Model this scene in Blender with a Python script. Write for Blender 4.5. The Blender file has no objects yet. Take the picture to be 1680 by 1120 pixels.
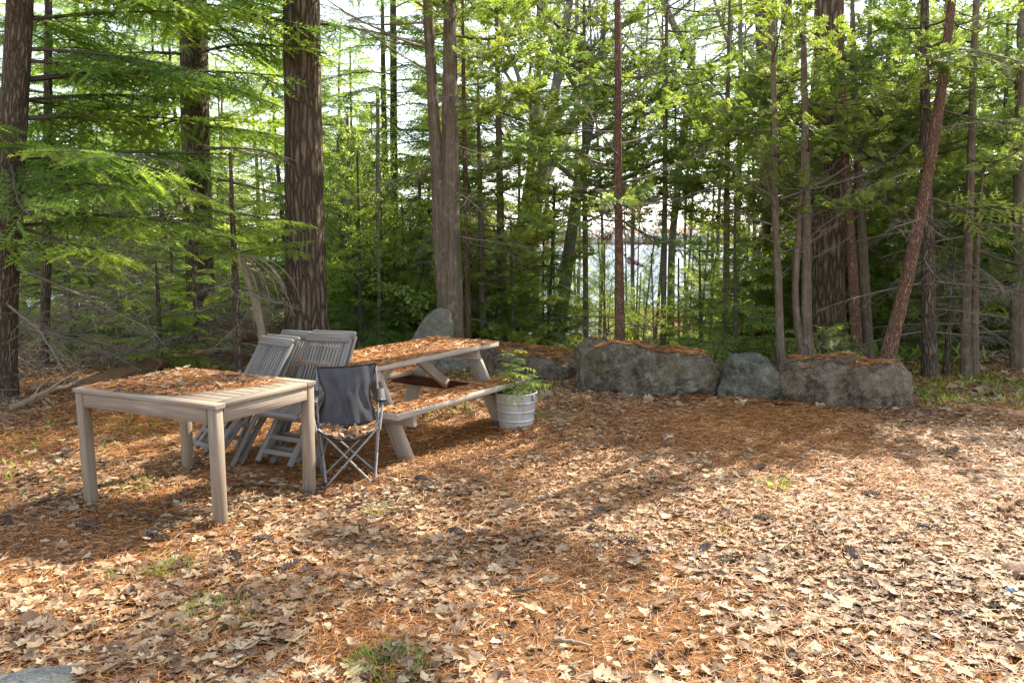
import bpy, math, random
import numpy as np
from math import sin, cos, pi, radians, atan, sqrt
from mathutils import Vector, noise as mnoise

random.seed(7)
RNG = np.random.default_rng(7)
sc = bpy.context.scene
COL = sc.collection

# ------------------------------------------------------------------ camera
F = 1350.0; HC = 1.75; PITCH = atan(182 / F)
FW = np.array([0, cos(PITCH), -sin(PITCH)]); UP = np.array([0, sin(PITCH), cos(PITCH)]); RT = np.array([1.0, 0, 0])
CAM = np.array([0, 0, HC])
def ray(px, py): return RT * (px - 840) / F + UP * (560 - py) / F + FW
def G(px, py, z=0.0):
    d = ray(px, py); return CAM + d * (z - HC) / d[2]
def at(px, py, Y):
    d = ray(px, py); return CAM + d * Y / d[1]

cam = bpy.data.cameras.new("Camera"); cam.sensor_width = 36; cam.lens = F / 1680 * 36
cam.clip_start = 0.05; cam.clip_end = 4000
camo = bpy.data.objects.new("camera", cam); COL.objects.link(camo)
camo.location = (0, 0, HC); camo.rotation_euler = (pi / 2 - PITCH, 0, 0)
sc.camera = camo

# ------------------------------------------------------------------ light
SUN_AZ = radians(44); SUN_EL = radians(40)
sdir = Vector((sin(SUN_AZ) * cos(SUN_EL), cos(SUN_AZ) * cos(SUN_EL), sin(SUN_EL)))
sl = bpy.data.lights.new("sun", 'SUN'); sl.energy = 4.8; sl.angle = radians(0.6); sl.color = (1, .905, .73)
so = bpy.data.objects.new("sun", sl); COL.objects.link(so)
so.rotation_euler = sdir.to_track_quat('Z', 'Y').to_euler(); so.location = (20, 20, 30)
wd = bpy.data.worlds.new("World"); sc.world = wd; wd.use_nodes = True
nt = wd.node_tree; bg = nt.nodes['Background']
sky = nt.nodes.new('ShaderNodeTexSky'); sky.sky_type = 'NISHITA'; sky.sun_disc = False
sky.sun_elevation = SUN_EL; sky.sun_rotation = SUN_AZ; sky.altitude = 100; sky.air_density = 1.0; sky.dust_density = .8; sky.ozone_density = 1.0
hsv = nt.nodes.new('ShaderNodeHueSaturation'); hsv.inputs['Saturation'].default_value = .48
nt.links.new(sky.outputs[0], hsv.inputs['Color']); nt.links.new(hsv.outputs[0], bg.inputs[0]); bg.inputs[1].default_value = 0.15
sc.view_settings.view_transform = 'Standard'; sc.view_settings.look = 'None'
sc.view_settings.exposure = 1.66; sc.view_settings.gamma = 1.0; sc.view_settings.use_curve_mapping = False
sc.cycles.max_bounces = 9; sc.cycles.diffuse_bounces = 6; sc.cycles.glossy_bounces = 2
sc.cycles.transmission_bounces = 6; sc.cycles.transparent_max_bounces = 4
sc.cycles.sample_clamp_indirect = 6.0; sc.cycles.caustics_reflective = False; sc.cycles.caustics_refractive = False
sc.cycles.use_denoising = True
sc.render.film_transparent = False

# ------------------------------------------------------------------ materials
class NT:
    def __init__(s, name):
        s.m = bpy.data.materials.new(name); s.m.use_nodes = True; s.t = s.m.node_tree
        s.b = s.t.nodes['Principled BSDF']; s.out = s.t.nodes['Material Output']
    def n(s, ty, **kw):
        nd = s.t.nodes.new('ShaderNode' + ty)
        for k, v in kw.items(): setattr(nd, k, v)
        return nd
    def l(s, a, b): s.t.links.new(a, b)
    def attr(s, nm, out='Fac'): return s.n('Attribute', attribute_name=nm).outputs[out]
    def noise(s, vec, scale, detail=4, rough=.6, stretch=None):
        if stretch:
            mp = s.n('Mapping'); s.l(vec, mp.inputs[0]); mp.inputs['Scale'].default_value = stretch; vec = mp.outputs[0]
        nn = s.n('TexNoise'); s.l(vec, nn.inputs['Vector']); nn.inputs['Scale'].default_value = scale
        nn.inputs['Detail'].default_value = detail; nn.inputs['Roughness'].default_value = rough
        return nn.outputs['Fac']
    def ramp(s, fac, stops):
        r = s.n('ValToRGB'); s.l(fac, r.inputs[0]); e = r.color_ramp.elements
        while len(e) < len(stops): e.new(.5)
        for k, (p, c) in enumerate(stops):
            e[k].position = p; e[k].color = (*c, 1) if not isinstance(c, (int, float)) else (c, c, c, 1)
        return r.outputs[0]
    def mix(s, fac, a, b, bt='MIX'):
        m = s.n('Mix', data_type='RGBA', blend_type=bt)
        for sock, v in ((m.inputs[0], fac), (m.inputs[6], a), (m.inputs[7], b)):
            if isinstance(v, (int, float)): sock.default_value = v
            elif isinstance(v, tuple): sock.default_value = (*v, 1)
            else: s.l(v, sock)
        return m.outputs[2]
    def math(s, op, a, b):
        m = s.n('Math', operation=op)
        for k, v in enumerate((a, b)):
            if isinstance(v, (int, float)): m.inputs[k].default_value = v
            else: s.l(v, m.inputs[k])
        return m.outputs[0]
    def bump(s, h, dist, strength=1.0):
        b = s.n('Bump'); s.l(h, b.inputs['Height']); b.inputs['Distance'].default_value = dist
        b.inputs['Strength'].default_value = strength; s.l(b.outputs[0], s.b.inputs['Normal']); return b.outputs[0]
    def base(s, c):
        if isinstance(c, tuple): s.b.inputs['Base Color'].default_value = (*c, 1)
        else: s.l(c, s.b.inputs['Base Color'])
    def set(s, **kw):
        for k, v in kw.items(): s.b.inputs[k.replace('_', ' ')].default_value = v

def foliage(name, c0, c1, c2, trans=.45, rough=.5):
    """c0..c2: colours along the per-sprig random value"""
    k = NT(name); t = k.attr('tint')
    c = k.ramp(t, [(0, c0), (.55, c1), (.97, c2)])
    k.base(c); k.set(Roughness=rough); k.b.inputs['Specular IOR Level'].default_value = .35
    tr = k.n('BsdfTranslucent'); k.l(k.mix(1.0, c, (1.0, 1.0, .55), 'MULTIPLY'), tr.inputs[0])
    ms = k.n('MixShader'); ms.inputs[0].default_value = trans
    k.l(k.b.outputs[0], ms.inputs[1]); k.l(tr.outputs[0], ms.inputs[2]); k.l(ms.outputs[0], k.out.inputs[0])
    return k.m

def bark(name, c0, c1, c2, scale=1.0, plate=True, depth=.02, lichen=None):
    k = NT(name); g = k.attr('grain', 'Vector')
    w = k.noise(g, 3 * scale, 3, .6)
    st = (1, 1, .16) if plate else (1, 1, .04)
    mp = k.n('Mapping'); k.l(g, mp.inputs[0]); mp.inputs['Scale'].default_value = st
    add = k.n('VectorMath', operation='MULTIPLY_ADD'); nz = k.n('TexNoise'); nz.inputs['Scale'].default_value = 7 * scale
    k.l(g, nz.inputs['Vector']); k.l(nz.outputs['Color'], add.inputs[0]); add.inputs[1].default_value = (.05, .05, .05); k.l(mp.outputs[0], add.inputs[2])
    if plate:
        v = k.n('TexVoronoi', feature='DISTANCE_TO_EDGE'); v.inputs['Scale'].default_value = 26 * scale; k.l(add.outputs[0], v.inputs['Vector'])
        h0 = k.math('MULTIPLY', v.outputs['Distance'], 2.6)
        h0 = k.math('MINIMUM', h0, 1.0)
    else:
        h0 = k.noise(add.outputs[0], 42 * scale, 3, .6)
    fine = k.noise(g, 60 * scale, 4, .65, stretch=(1, 1, .35))
    h = k.math('MULTIPLY_ADD' if False else 'ADD', k.math('MULTIPLY', h0, .7), k.math('MULTIPLY', fine, .3))
    col = k.ramp(h, [(.12, c0), (.45, c1), (.85, c2)])
    col = k.mix(k.ramp(w, [(.35, 0.0), (.7, .55)]), col, tuple(x * .6 for x in c1))
    if lichen:
        ln = k.noise(g, 9, 5, .7); col = k.mix(k.ramp(ln, [(.55, 0.0), (.66, .6)]), col, lichen)
    k.base(col); k.set(Roughness=.9); k.b.inputs['Specular IOR Level'].default_value = .2
    k.bump(h, depth); return k.m

def wood(name, c0, c1, c2, stain=None):
    k = NT(name); g = k.attr('grain', 'Vector'); t = k.attr('tint')
    n1 = k.noise(g, 90, 4, .6, stretch=(1, 1, .03)); n2 = k.noise(g, 12, 4, .6, stretch=(1, 1, .15)); n3 = k.noise(g, 240, 2, .5, stretch=(1, 1, .02))
    h = k.math('ADD', k.math('MULTIPLY', n1, .65), k.math('MULTIPLY', n3, .35))
    col = k.ramp(h, [(.3, c0), (.5, c1), (.72, c2)])
    col = k.mix(k.ramp(n2, [(.4, 0.0), (.75, .55)]), col, c0)
    col = k.mix(k.math('MULTIPLY', t, .35), col, c2)
    if stain:
        n4 = k.noise(g, 5, 4, .65, stretch=(1, 1, .4)); col = k.mix(k.ramp(n4, [(.42, 0.0), (.66, .75)]), col, stain)
    k.base(col); k.set(Roughness=.85); k.b.inputs['Specular IOR Level'].default_value = .2; k.bump(h, .003); return k.m

def rock(name, c0, c1, c2, lichen=(.40, .41, .31), lich2=(.25, .19, .09), stain=.5):
    k = NT(name); tc = k.n('TexCoord').outputs['Object']
    a = k.noise(tc, 3.0, 10, .68); b = k.noise(tc, 14, 8, .7); f = k.noise(tc, 55, 6, .7)
    v = k.n('TexVoronoi'); v.inputs['Scale'].default_value = 60; k.l(tc, v.inputs['Vector'])
    col = k.ramp(a, [(.36, c0), (.5, c1), (.64, c2)])
    col = k.mix(k.ramp(b, [(.46, 0.0), (.58, .8)]), col, c2)
    col = k.mix(k.ramp(f, [(.45, 0.0), (.62, .55)]), col, tuple(x * .45 for x in c0))
    vs = k.noise(tc, 5, 5, .6, stretch=(1.6, 1.6, .25))
    col = k.mix(k.ramp(vs, [(.5, 0.0), (.68, stain)]), col, tuple(x * .35 for x in c0))
    ln = k.noise(tc, 5.0, 10, .74); col = k.mix(k.ramp(ln, [(.555, 0.0), (.60, .8)]), col, lichen)
    l2 = k.noise(tc, 3.2, 7, .7, stretch=(1.3, 1, 1.1)); col = k.mix(k.ramp(l2, [(.53, 0.0), (.64, .65)]), col, lich2)
    ck = k.n('TexVoronoi', feature='DISTANCE_TO_EDGE'); ck.inputs['Scale'].default_value = 2.6; wv = k.n('VectorMath', operation='MULTIPLY_ADD'); wn = k.n('TexNoise'); wn.inputs['Scale'].default_value = 4.0; k.l(tc, wn.inputs['Vector']); k.l(wn.outputs['Color'], wv.inputs[0]); wv.inputs[1].default_value = (.5, .5, .5); k.l(tc, wv.inputs[2]); k.l(wv.outputs[0], ck.inputs['Vector'])
    col = k.mix(k.ramp(ck.outputs['Distance'], [(.0, .40), (.012, 0.0)]), col, tuple(x * .3 for x in c0))
    k.base(col); k.set(Roughness=.92); k.b.inputs['Specular IOR Level'].default_value = .25
    h = k.math('ADD', k.math('MULTIPLY', b, .7), k.math('MULTIPLY', f, .35)); k.bump(h, .15, 1.0); return k.m

def simple(name, col, rough=.6, metal=0.0, nscale=None, col2=None, bump=0):
    k = NT(name); k.set(Roughness=rough, Metallic=metal)
    if nscale:
        tc = k.n('TexCoord').outputs['Object']; n = k.noise(tc, nscale, 5, .65)
        k.base(k.ramp(n, [(.35, col), (.65, col2 or col)]))
        if bump: k.bump(n, bump)
    else: k.base(col)
    return k.m

M = {}
M['spruce'] = foliage('spruce_needles', (.075, .150, .028), (.175, .30, .052), (.35, .46, .08), .60)
M['hemlock'] = foliage('hemlock_needles', (.15, .25, .055), (.31, .46, .10), (.52, .62, .17), .66)
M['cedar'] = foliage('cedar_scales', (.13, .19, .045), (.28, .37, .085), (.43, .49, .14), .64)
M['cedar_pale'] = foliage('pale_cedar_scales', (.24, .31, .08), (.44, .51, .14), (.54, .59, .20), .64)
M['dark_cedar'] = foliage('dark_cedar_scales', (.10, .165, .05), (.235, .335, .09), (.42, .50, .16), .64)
M['young_leaf'] = foliage('spring_leaves', (.22, .32, .08), (.36, .48, .12), (.52, .60, .20), .64)
M['moss_leaf'] = foliage('ground_plants', (.10, .16, .03), (.22, .33, .05), (.38, .44, .09), .5)
M['rust_leaf'] = foliage('rusty_sprays', (.16, .06, .025), (.26, .11, .04), (.35, .18, .07), .4)
M['pine_bark'] = bark('pine_bark', (.026, .018, .013), (.15, .108, .070), (.29, .225, .16), .62, True, .05)
M['spruce_bark'] = bark('spruce_bark', (.026, .019, .014), (.115, .085, .056), (.23, .18, .135), 1.2, True, .02)
M['cedar_bark'] = bark('cedar_bark', (.026, .018, .012), (.14, .104, .068), (.35, .285, .21), .8, False, .06, (.26, .26, .21))
M['red_bark'] = bark('reddish_cedar_bark', (.050, .027, .017), (.20, .112, .070), (.36, .235, .165), 1.9, True, .02)
M['grey_bark'] = bark('grey_bark', (.06, .05, .04), (.19, .165, .135), (.32, .29, .25), 1.3, False, .010, (.30, .31, .25))
M['dead_wood'] = bark('dead_twig_wood', (.07, .055, .045), (.19, .16, .13), (.36, .31, .26), 2.0, False, .004)
M['branch'] = bark('branch_bark', (.025, .02, .015), (.085, .066, .05), (.18, .15, .125), 2.0, False, .004)
M['log'] = bark('rotten_log_bark', (.05, .025, .014), (.17, .09, .05), (.33, .21, .13), .9, False, .02, (.16, .17, .06))
M['pale_log'] = bark('barkless_log', (.16, .11, .075), (.34, .26, .18), (.50, .41, .31), .9, False, .008)
M['teak'] = wood('weathered_teak', (.12, .095, .07), (.24, .195, .148), (.41, .355, .285), (.22, .155, .105))
M['greywood'] = wood('silver_grey_wood', (.085, .075, .064), (.175, .158, .14), (.31, .285, .255))
M['pinewood'] = wood('weathered_pine', (.20, .155, .11), (.36, .30, .23), (.53, .47, .40), (.24, .22, .19))
M['redwood'] = wood('dark_red_board', (.045, .016, .010), (.085, .030, .018), (.14, .06, .04))
M['rock'] = rock('granite', (.065, .052, .034), (.19, .158, .108), (.36, .315, .225))
M['rock_brown'] = rock('brown_granite', (.078, .054, .035), (.235, .175, .115), (.39, .32, .23), (.36, .35, .31), (.24, .18, .11), .6)
M['rock_green'] = rock('greenish_granite', (.095, .092, .068), (.20, .195, .145), (.32, .31, .235), (.34, .37, .31), (.26, .17, .13), .3)
M['slate'] = rock('blue_grey_stone', (.11, .125, .135), (.19, .21, .22), (.28, .30, .31), (.27, .28, .22), (.20, .19, .13), .2)
M['flat_stone'] = rock('pale_flat_stone', (.20, .19, .145), (.30, .285, .22), (.38, .365, .29), (.36, .36, .27), (.33, .28, .2), .15)

def litter_mat():
    k = NT('dry_leaves'); t = k.attr('tint')
    c = k.ramp(t, [(0, (.060, .032, .018)), (.2, (.15, .078, .040)), (.38, (.28, .185, .115)), (.6, (.38, .275, .165)), (.8, (.48, .36, .215)), (1, (.58, .47, .31))])
    tc = k.n('TexCoord').outputs['Object']; n = k.noise(tc, 45, 4, .65)
    c = k.mix(k.ramp(n, [(.4, 0.0), (.75, .5)]), c, (.20, .125, .085))
    k.base(c); k.set(Roughness=.7)
    tr = k.n('BsdfTranslucent'); k.l(c, tr.inputs[0]); ms = k.n('MixShader'); ms.inputs[0].default_value = .2
    k.l(k.b.outputs[0], ms.inputs[1]); k.l(tr.outputs[0], ms.inputs[2]); k.l(ms.outputs[0], k.out.inputs[0]); return k.m
M['leaf'] = litter_mat()
def needle_mat():
    k = NT('dry_pine_needles'); t = k.attr('tint')
    k.base(k.ramp(t, [(0, (.12, .040, .014)), (.35, (.30, .115, .029)), (.75, (.49, .21, .052)), (1, (.58, .31, .10))])); k.set(Roughness=.55); return k.m
M['needle'] = needle_mat()
def ground_mat():
    k = NT('forest_floor'); tc = k.n('TexCoord').outputs['Object']
    a = k.noise(tc, 1.1, 6, .65); b = k.noise(tc, 28, 6, .7); f = k.noise(tc, 160, 3, .7, stretch=(1, .45, 1))
    c = k.ramp(b, [(.32, (.055, .026, .013)), (.5, (.19, .088, .036)), (.7, (.34, .17, .068))])
    c = k.mix(k.ramp(f, [(.4, 0.0), (.62, .75)]), c, (.34, .16, .055))
    c = k.mix(k.ramp(a, [(.42, 0.0), (.62, .5)]), c, (.13, .075, .045))
    g = k.noise(tc, .8, 5, .7, stretch=(1, 1.2, 1)); c = k.mix(k.ramp(g, [(.60, 0.0), (.72, .45)]), c, (.12, .13, .03))
    k.base(c); k.set(Roughness=.95); k.b.inputs['Specular IOR Level'].default_value = .15
    k.bump(k.math('ADD', b, k.math('MULTIPLY', f, .5)), .03); return k.m
M['ground'] = ground_mat()
def water_mat():
    k = NT('lake_water'); k.base((.18, .225, .275)); k.set(Roughness=.55, IOR=1.33); k.b.inputs['Specular IOR Level'].default_value = .3
    tc = k.n('TexCoord').outputs['Object']; n = k.noise(tc, .9, 3, .6, stretch=(.5, 1.6, 1)); k.bump(n, .08, .6); return k.m
M['water'] = water_mat()
def galv():
    k = NT('galvanised_steel'); tc = k.n('TexCoord').outputs['Object']
    v = k.n('TexVoronoi'); v.inputs['Scale'].default_value = 45; k.l(tc, v.inputs['Vector'])
    n = k.noise(tc, 9, 5, .7); s = k.noise(tc, 16, 4, .6, stretch=(1, 1, .12))
    c = k.mix(.18, k.ramp(n, [(.3, (.36, .36, .345)), (.7, (.52, .51, .49))]), v.outputs['Color'], 'SOFT_LIGHT')
    c = k.mix(k.ramp(s, [(.55, 0.0), (.72, .5)]), c, (.24, .19, .14))
    k.base(c); k.set(Metallic=.35, Roughness=.55); return k.m
M['galv'] = galv()
M['tube'] = simple('grey_painted_tube', (.19, .19, .19), .4, .4, 30, (.30, .30, .30))
def fabric():
    k = NT('grey_canvas'); tc = k.n('TexCoord').outputs['Object']; n = k.noise(tc, 7, 4, .6); w = k.noise(tc, 400, 2, .5)
    k.base(k.ramp(n, [(.3, (.062, .063, .073)), (.7, (.098, .099, .112))])); k.set(Roughness=.75); k.bump(w, .001)
    tr = k.n('BsdfTranslucent'); tr.inputs[0].default_value = (.10, .10, .115, 1); ms = k.n('MixShader'); ms.inputs[0].default_value = .35
    k.l(k.b.outputs[0], ms.inputs[1]); k.l(tr.outputs[0], ms.inputs[2]); k.l(ms.outputs[0], k.out.inputs[0]); return k.m
M['fabric'] = fabric()
M['black'] = simple('black_webbing', (.014, .014, .016), .7)
M['soil'] = simple('potting_soil', (.045, .03, .02), .95, 0, 60, (.10, .06, .035), .01)
M['cone'] = simple('pine_cone_scales', (.075, .050, .038), .8, 0, 60, (.24, .18, .14))
M['redstone'] = simple('rusty_brown_stone', (.16, .085, .055), .85, 0, 14, (.30, .19, .13), .02)
M['bark_far'] = simple('far_wood_bark', (.10, .085, .075), .9, 0, 1.0, (.17, .14, .12))
M['paleblue'] = simple('pale_blue_cap', (.35, .46, .60), .5)

# ------------------------------------------------------------------ mesh building
class MB:
    def __init__(s): s.V = []; s.T = []; s.Q = []; s.ti = []; s.g = []; s.n = 0
    def add(s, v, f, tint=0.5, grain=None, mat=0):
        v = np.asarray(v, dtype=np.float64).reshape(-1, 3); f = np.asarray(f, dtype=np.int64)
        if len(f) == 0: return
        s.V.append(v)
        (s.T if f.shape[1] == 3 else s.Q).append((f + s.n, np.full(len(f), mat, dtype=np.int32)))
        s.ti.append(np.broadcast_to(np.asarray(tint, dtype=np.float64), (len(v),)).copy()); s.g.append(v if grain is None else grain)
        s.n += len(v)
    def build(s, name, mats, parent=None, smooth=False, local=False):
        me = bpy.data.meshes.new(name)
        V = np.concatenate(s.V)
        if parent is None and not local:                      # origin at the middle of the thing's foot
            off = np.array([(V[:, 0].min() + V[:, 0].max()) / 2, (V[:, 1].min() + V[:, 1].max()) / 2, V[:, 2].min()])
            if len(V) > 60000: off = np.zeros(3)
        elif parent is not None and not local: off = np.array(parent.location)
        else: off = np.zeros(3)
        V = V - off
        me.vertices.add(len(V)); me.vertices.foreach_set('co', V.astype(np.float32).ravel())
        loops = []; starts = []; mi = []; p = 0
        for L, k in ((s.T, 3), (s.Q, 4)):
            if not L: continue
            f = np.concatenate([a for a, _ in L]); mi.append(np.concatenate([b for _, b in L]))
            loops.append(f.ravel()); starts.append(np.arange(len(f)) * k + p); p += f.size
        loops = np.concatenate(loops); starts = np.concatenate(starts); mi = np.concatenate(mi)
        me.loops.add(len(loops)); me.loops.foreach_set('vertex_index', loops.astype(np.int32))
        me.polygons.add(len(starts)); me.polygons.foreach_set('loop_start', starts.astype(np.int32))
        me.polygons.foreach_set('material_index', mi)
        if smooth: me.polygons.foreach_set('use_smooth', np.ones(len(starts), dtype=bool))
        a = me.attributes.new('tint', 'FLOAT', 'POINT'); a.data.foreach_set('value', np.concatenate(s.ti).astype(np.float32))
        a = me.attributes.new('grain', 'FLOAT_VECTOR', 'POINT'); a.data.foreach_set('vector', np.concatenate(s.g).astype(np.float32).ravel())
        for m in (mats if isinstance(mats, (list, tuple)) else [mats]): me.materials.append(M[m])
        me.update(calc_edges=True)
        o = bpy.data.objects.new(name, me); COL.objects.link(o)
        if parent is not None: o.parent = parent
        elif not local: o.location = off
        return o

def tag(o, label=None, cat=None, group=None, kind=None):
    for k, v in (('label', label), ('category', cat), ('group', group), ('kind', kind)):
        if v: o[k] = v
    return o
def empty(name, loc=(0, 0, 0), rz=0.0, label=None, cat=None, group=None):
    o = bpy.data.objects.new(name, None); o.empty_display_size = .1; COL.objects.link(o); o.location = loc; o.rotation_euler = (0, 0, rz)
    return tag(o, label, cat, group)
KIDS = {}
def copy_tree(o, parent=None):
    c = o.copy(); COL.objects.link(c)
    if parent is not None: c.parent = parent
    for ch in o.children: copy_tree(ch, c)
    return c

def unit(v):
    v = np.asarray(v, dtype=float); return v / (np.linalg.norm(v) + 1e-12)
def frame(d, up=(0, 0, 1)):
    x = unit(d); y = np.cross(up, x)
    if np.linalg.norm(y) < 1e-4: y = np.cross((0, 1, 0), x)
    y = unit(y); return np.stack([x, y, np.cross(x, y)], axis=1)      # columns
def frames(D, up=None):
    X = D / (np.linalg.norm(D, axis=1, keepdims=True) + 1e-12); U = np.tile([0, 0, 1.0], (len(D), 1)) if up is None else up
    Y = np.cross(U, X); nn = np.linalg.norm(Y, axis=1); Y[nn < 1e-4] = (0, 1, 0); Y /= np.linalg.norm(Y, axis=1, keepdims=True)
    return np.stack([X, Y, np.cross(X, Y)], axis=2)

def inst(mb, v, f, R, T, tint, mat=0):
    N = len(R); P = len(v)
    if N == 0: return
    W = np.einsum('nij,pj->npi', R, v) + T[:, None, :]
    ff = (f[None] + (np.arange(N) * P)[:, None, None]).reshape(-1, f.shape[1])
    ti = np.repeat(np.asarray(tint), P)
    mb.add(W.reshape(-1, 3), ff, ti, np.tile(v, (N, 1)), mat)

def tube(mb, pts, rad, ns=8, mat=0, tint=.5, rough=0.0, cap=True, flute=None, seed=0.0):
    pts = np.asarray(pts, dtype=float); n = len(pts); rad = np.broadcast_to(np.asarray(rad, dtype=float), (n,))
    tg = np.gradient(pts, axis=0); tg /= np.linalg.norm(tg, axis=1, keepdims=True) + 1e-12
    ref = np.array([1.0, 0, 0]) if abs(tg[0][0]) < .8 else np.array([0, 1.0, 0])
    A = np.cross(tg, ref); A /= np.linalg.norm(A, axis=1, keepdims=True); B = np.cross(tg, A)
    th = np.linspace(0, 2 * pi, ns, endpoint=False); ct, st = np.cos(th), np.sin(th)
    s = np.concatenate([[0], np.cumsum(np.linalg.norm(np.diff(pts, axis=0), axis=1))])
    R = rad[:, None] * np.ones((1, ns))
    if flute is not None: R = R * flute(th[None, :], s[:, None])
    if rough:
        for i in range(n):
            for j in range(ns):
                R[i, j] *= 1 + rough * mnoise.noise((ct[j] * 2.0 + seed, st[j] * 2.0 + seed * 1.7, s[i] * 2.2)) + .5 * rough * mnoise.noise((ct[j] * 6 + seed, st[j] * 6, s[i] * 6))
    V = pts[:, None, :] + R[..., None] * (ct[None, :, None] * A[:, None, :] + st[None, :, None] * B[:, None, :])
    g = np.stack([R * ct, R * st, np.repeat(s[:, None], ns, 1)], axis=2) + np.array([seed * 3.1, seed * 1.3, seed * .7])
    i = np.arange(n - 1)[:, None] * ns; j = np.arange(ns)[None]; j2 = (j + 1) % ns
    q = np.stack([i + j, i + j2, i + ns + j2, i + ns + j], axis=2).reshape(-1, 4)
    mb.add(V.reshape(-1, 3), q, tint, g.reshape(-1, 3), mat)
    if cap and ns > 3:
        for e, k in ((0, -1), (n - 1, 1)):
            c = V[e]; fan = [(0, a, a + 1) if k < 0 else (0, a + 1, a) for a in range(1, ns - 1)]
            mb.add(c, fan, tint, g[e], mat)

def beam(mb, p0, p1, w, h, up=(0, 0, 1), ch=.003, tint=None, mat=0, nseg=1, warp=0.0):
    """chamfered timber from p0 to p1; w across, h along up"""
    p0 = np.asarray(p0, float); p1 = np.asarray(p1, float); R = frame(p1 - p0, up); L = np.linalg.norm(p1 - p0)
    a, b = w / 2, h / 2; ch = min(ch, a * .6, b * .6)
    prof = np.array([(-a + ch, -b), (a - ch, -b), (a, -b + ch), (a, b - ch), (a - ch, b), (-a + ch, b), (-a, b - ch), (-a, -b + ch)])
    ts = [0] + [ch] + list(np.linspace(0, L, nseg + 1)[1:-1]) + [L - ch] + [L]
    V = []; g = []; off = RNG.random(3) * 5; wp = RNG.normal(0, 1, 2)
    for k, t in enumerate(ts):
        sc_ = 1 - (ch / min(a, b) * .7 if k in (0, len(ts) - 1) else 0)
        bow = warp * 4 * (t / L) * (1 - t / L)
        for x, y in prof:
            V.append(p0 + R @ np.array([t, x * sc_ + bow * wp[0], y * sc_ + bow * wp[1]])); g.append((x + off[0], y + off[1], t + off[2]))
    n = len(ts); F_ = []
    for k in range(n - 1):
        for j in range(8): F_.append((k * 8 + j, k * 8 + (j + 1) % 8, k * 8 + 8 + (j + 1) % 8, k * 8 + 8 + j))
    ti = RNG.random() if tint is None else tint
    V = np.array(V); g = np.array(g); b0 = mb.n
    mb.add(V, [(q[3], q[2], q[1], q[0]) for q in F_], ti, g, mat)
    for e, rv in ((0, False), (n - 1, True)):
        fan = [(0, j, j + 1) for j in range(1, 7)]
        if not rv: pass
        mb.add(V[e * 8:e * 8 + 8], [(f[0], f[2], f[1]) if not rv else f for f in fan], ti, g[e * 8:e * 8 + 8], mat)
    return mb
def B1(*a, **k): return beam(MB(), *a, **k)

# ------------------------------------------------------------------ ground
def sstep(x, a, b):
    t = np.clip((x - a) / (b - a), 0, 1); return t * t * (3 - 2 * t)
def gz(x, y):
    x = np.asarray(x, float); y = np.asarray(y, float)
    z = .025 * np.sin(x * 1.3 + .7) * np.sin(y * 1.1 + .3) + .012 * np.sin(x * 3.7 + y * 2.9) + .008 * np.sin(x * 7.1 - y * 6.3)
    side = np.maximum(sstep(x, 4.5, 9), sstep(-x, 3.5, 8))
    d = np.clip(y - 10.2, 0, None); d = d * d / (d + 2.5)
    z = z - d * (.135 - .05 * side) + .25 * sstep(d, 2, 12) * np.sin(x * .5) * np.sin(y * .37)
    z = np.maximum(z, -9.0)
    z = np.where(y > 400, np.minimum(-9 + (y - 400) * .14, 1 + 2.0 * np.sin(x * .02) + 1.2 * np.sin(x * .053 + 1)), z)
    return z
def make_ground():
    xs = np.concatenate([np.linspace(-900, -60, 18)[:-1], np.linspace(-60, -12, 25)[:-1], np.arange(-12, 9, .11), np.linspace(9, 60, 26), np.linspace(60, 900, 18)[1:]])
    ys = np.concatenate([np.linspace(-40, 1.2, 20)[:-1], np.arange(1.2, 14, .09), np.linspace(14, 70, 60), np.linspace(70, 395, 14)[1:], np.linspace(400, 560, 24), np.linspace(600, 1500, 6)])
    X, Y = np.meshgrid(xs, ys); Z = gz(X, Y); near = (Y < 14) & (np.abs(X) < 12)
    bump = np.array([[mnoise.noise((x * 3, y * 3, 0)) if n else 0 for x, y, n in zip(a, b, c)] for a, b, c in zip(X, Y, near)])
    Z = Z + bump * .018
    V = np.stack([X, Y, Z], axis=2).reshape(-1, 3); nx = len(xs); ny = len(ys)
    i = np.arange(ny - 1)[:, None] * nx; j = np.arange(nx - 1)[None]
    q = np.stack([i + j, i + j + 1, i + nx + j + 1, i + nx + j], axis=2).reshape(-1, 4)
    mb = MB(); mb.add(V, q); o = mb.build('ground', 'ground', smooth=True); tag(o, kind='structure')
make_ground()
mb = MB(); mb.add([(-1500, 25, -5.6), (1500, 25, -5.6), (1500, 470, -5.6), (-1500, 470, -5.6)], [(0, 1, 2, 3)])
tag(mb.build('water', 'water'), kind='structure')

# ------------------------------------------------------------------ leaf, needle protos
def oak_leaf(seed):
    r = random.Random(seed); n = 11; V = []; q = []
    cu = r.uniform(-.3, .3); cv = r.uniform(-.25, .4); tw = r.uniform(-.2, .2); ph = r.uniform(0, 1)
    for k in range(n):
        t = k / (n - 1); w = .34 * sin(pi * min(1, t ** .75)) * (1 + .55 * cos(2 * pi * 3.2 * t + ph)) + .015
        for s in (-1, 0, 1):
            y = s * w * r.uniform(.85, 1.15); x = t + (0.07 if s else 0) * sin(2 * pi * 3.2 * t)
            z = cu * (t - .5) ** 2 + cv * abs(y) * .8 + cv * .6 * y * y + tw * y * (t - .5) + r.uniform(-.025, .025)
            V.append((x - .5, y, z))
    for k in range(n - 1):
        for s in (0, 1): q.append((3 * k + s, 3 * k + s + 1, 3 * k + s + 4, 3 * k + s + 3))
    return np.array(V), np.array(q)
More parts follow.
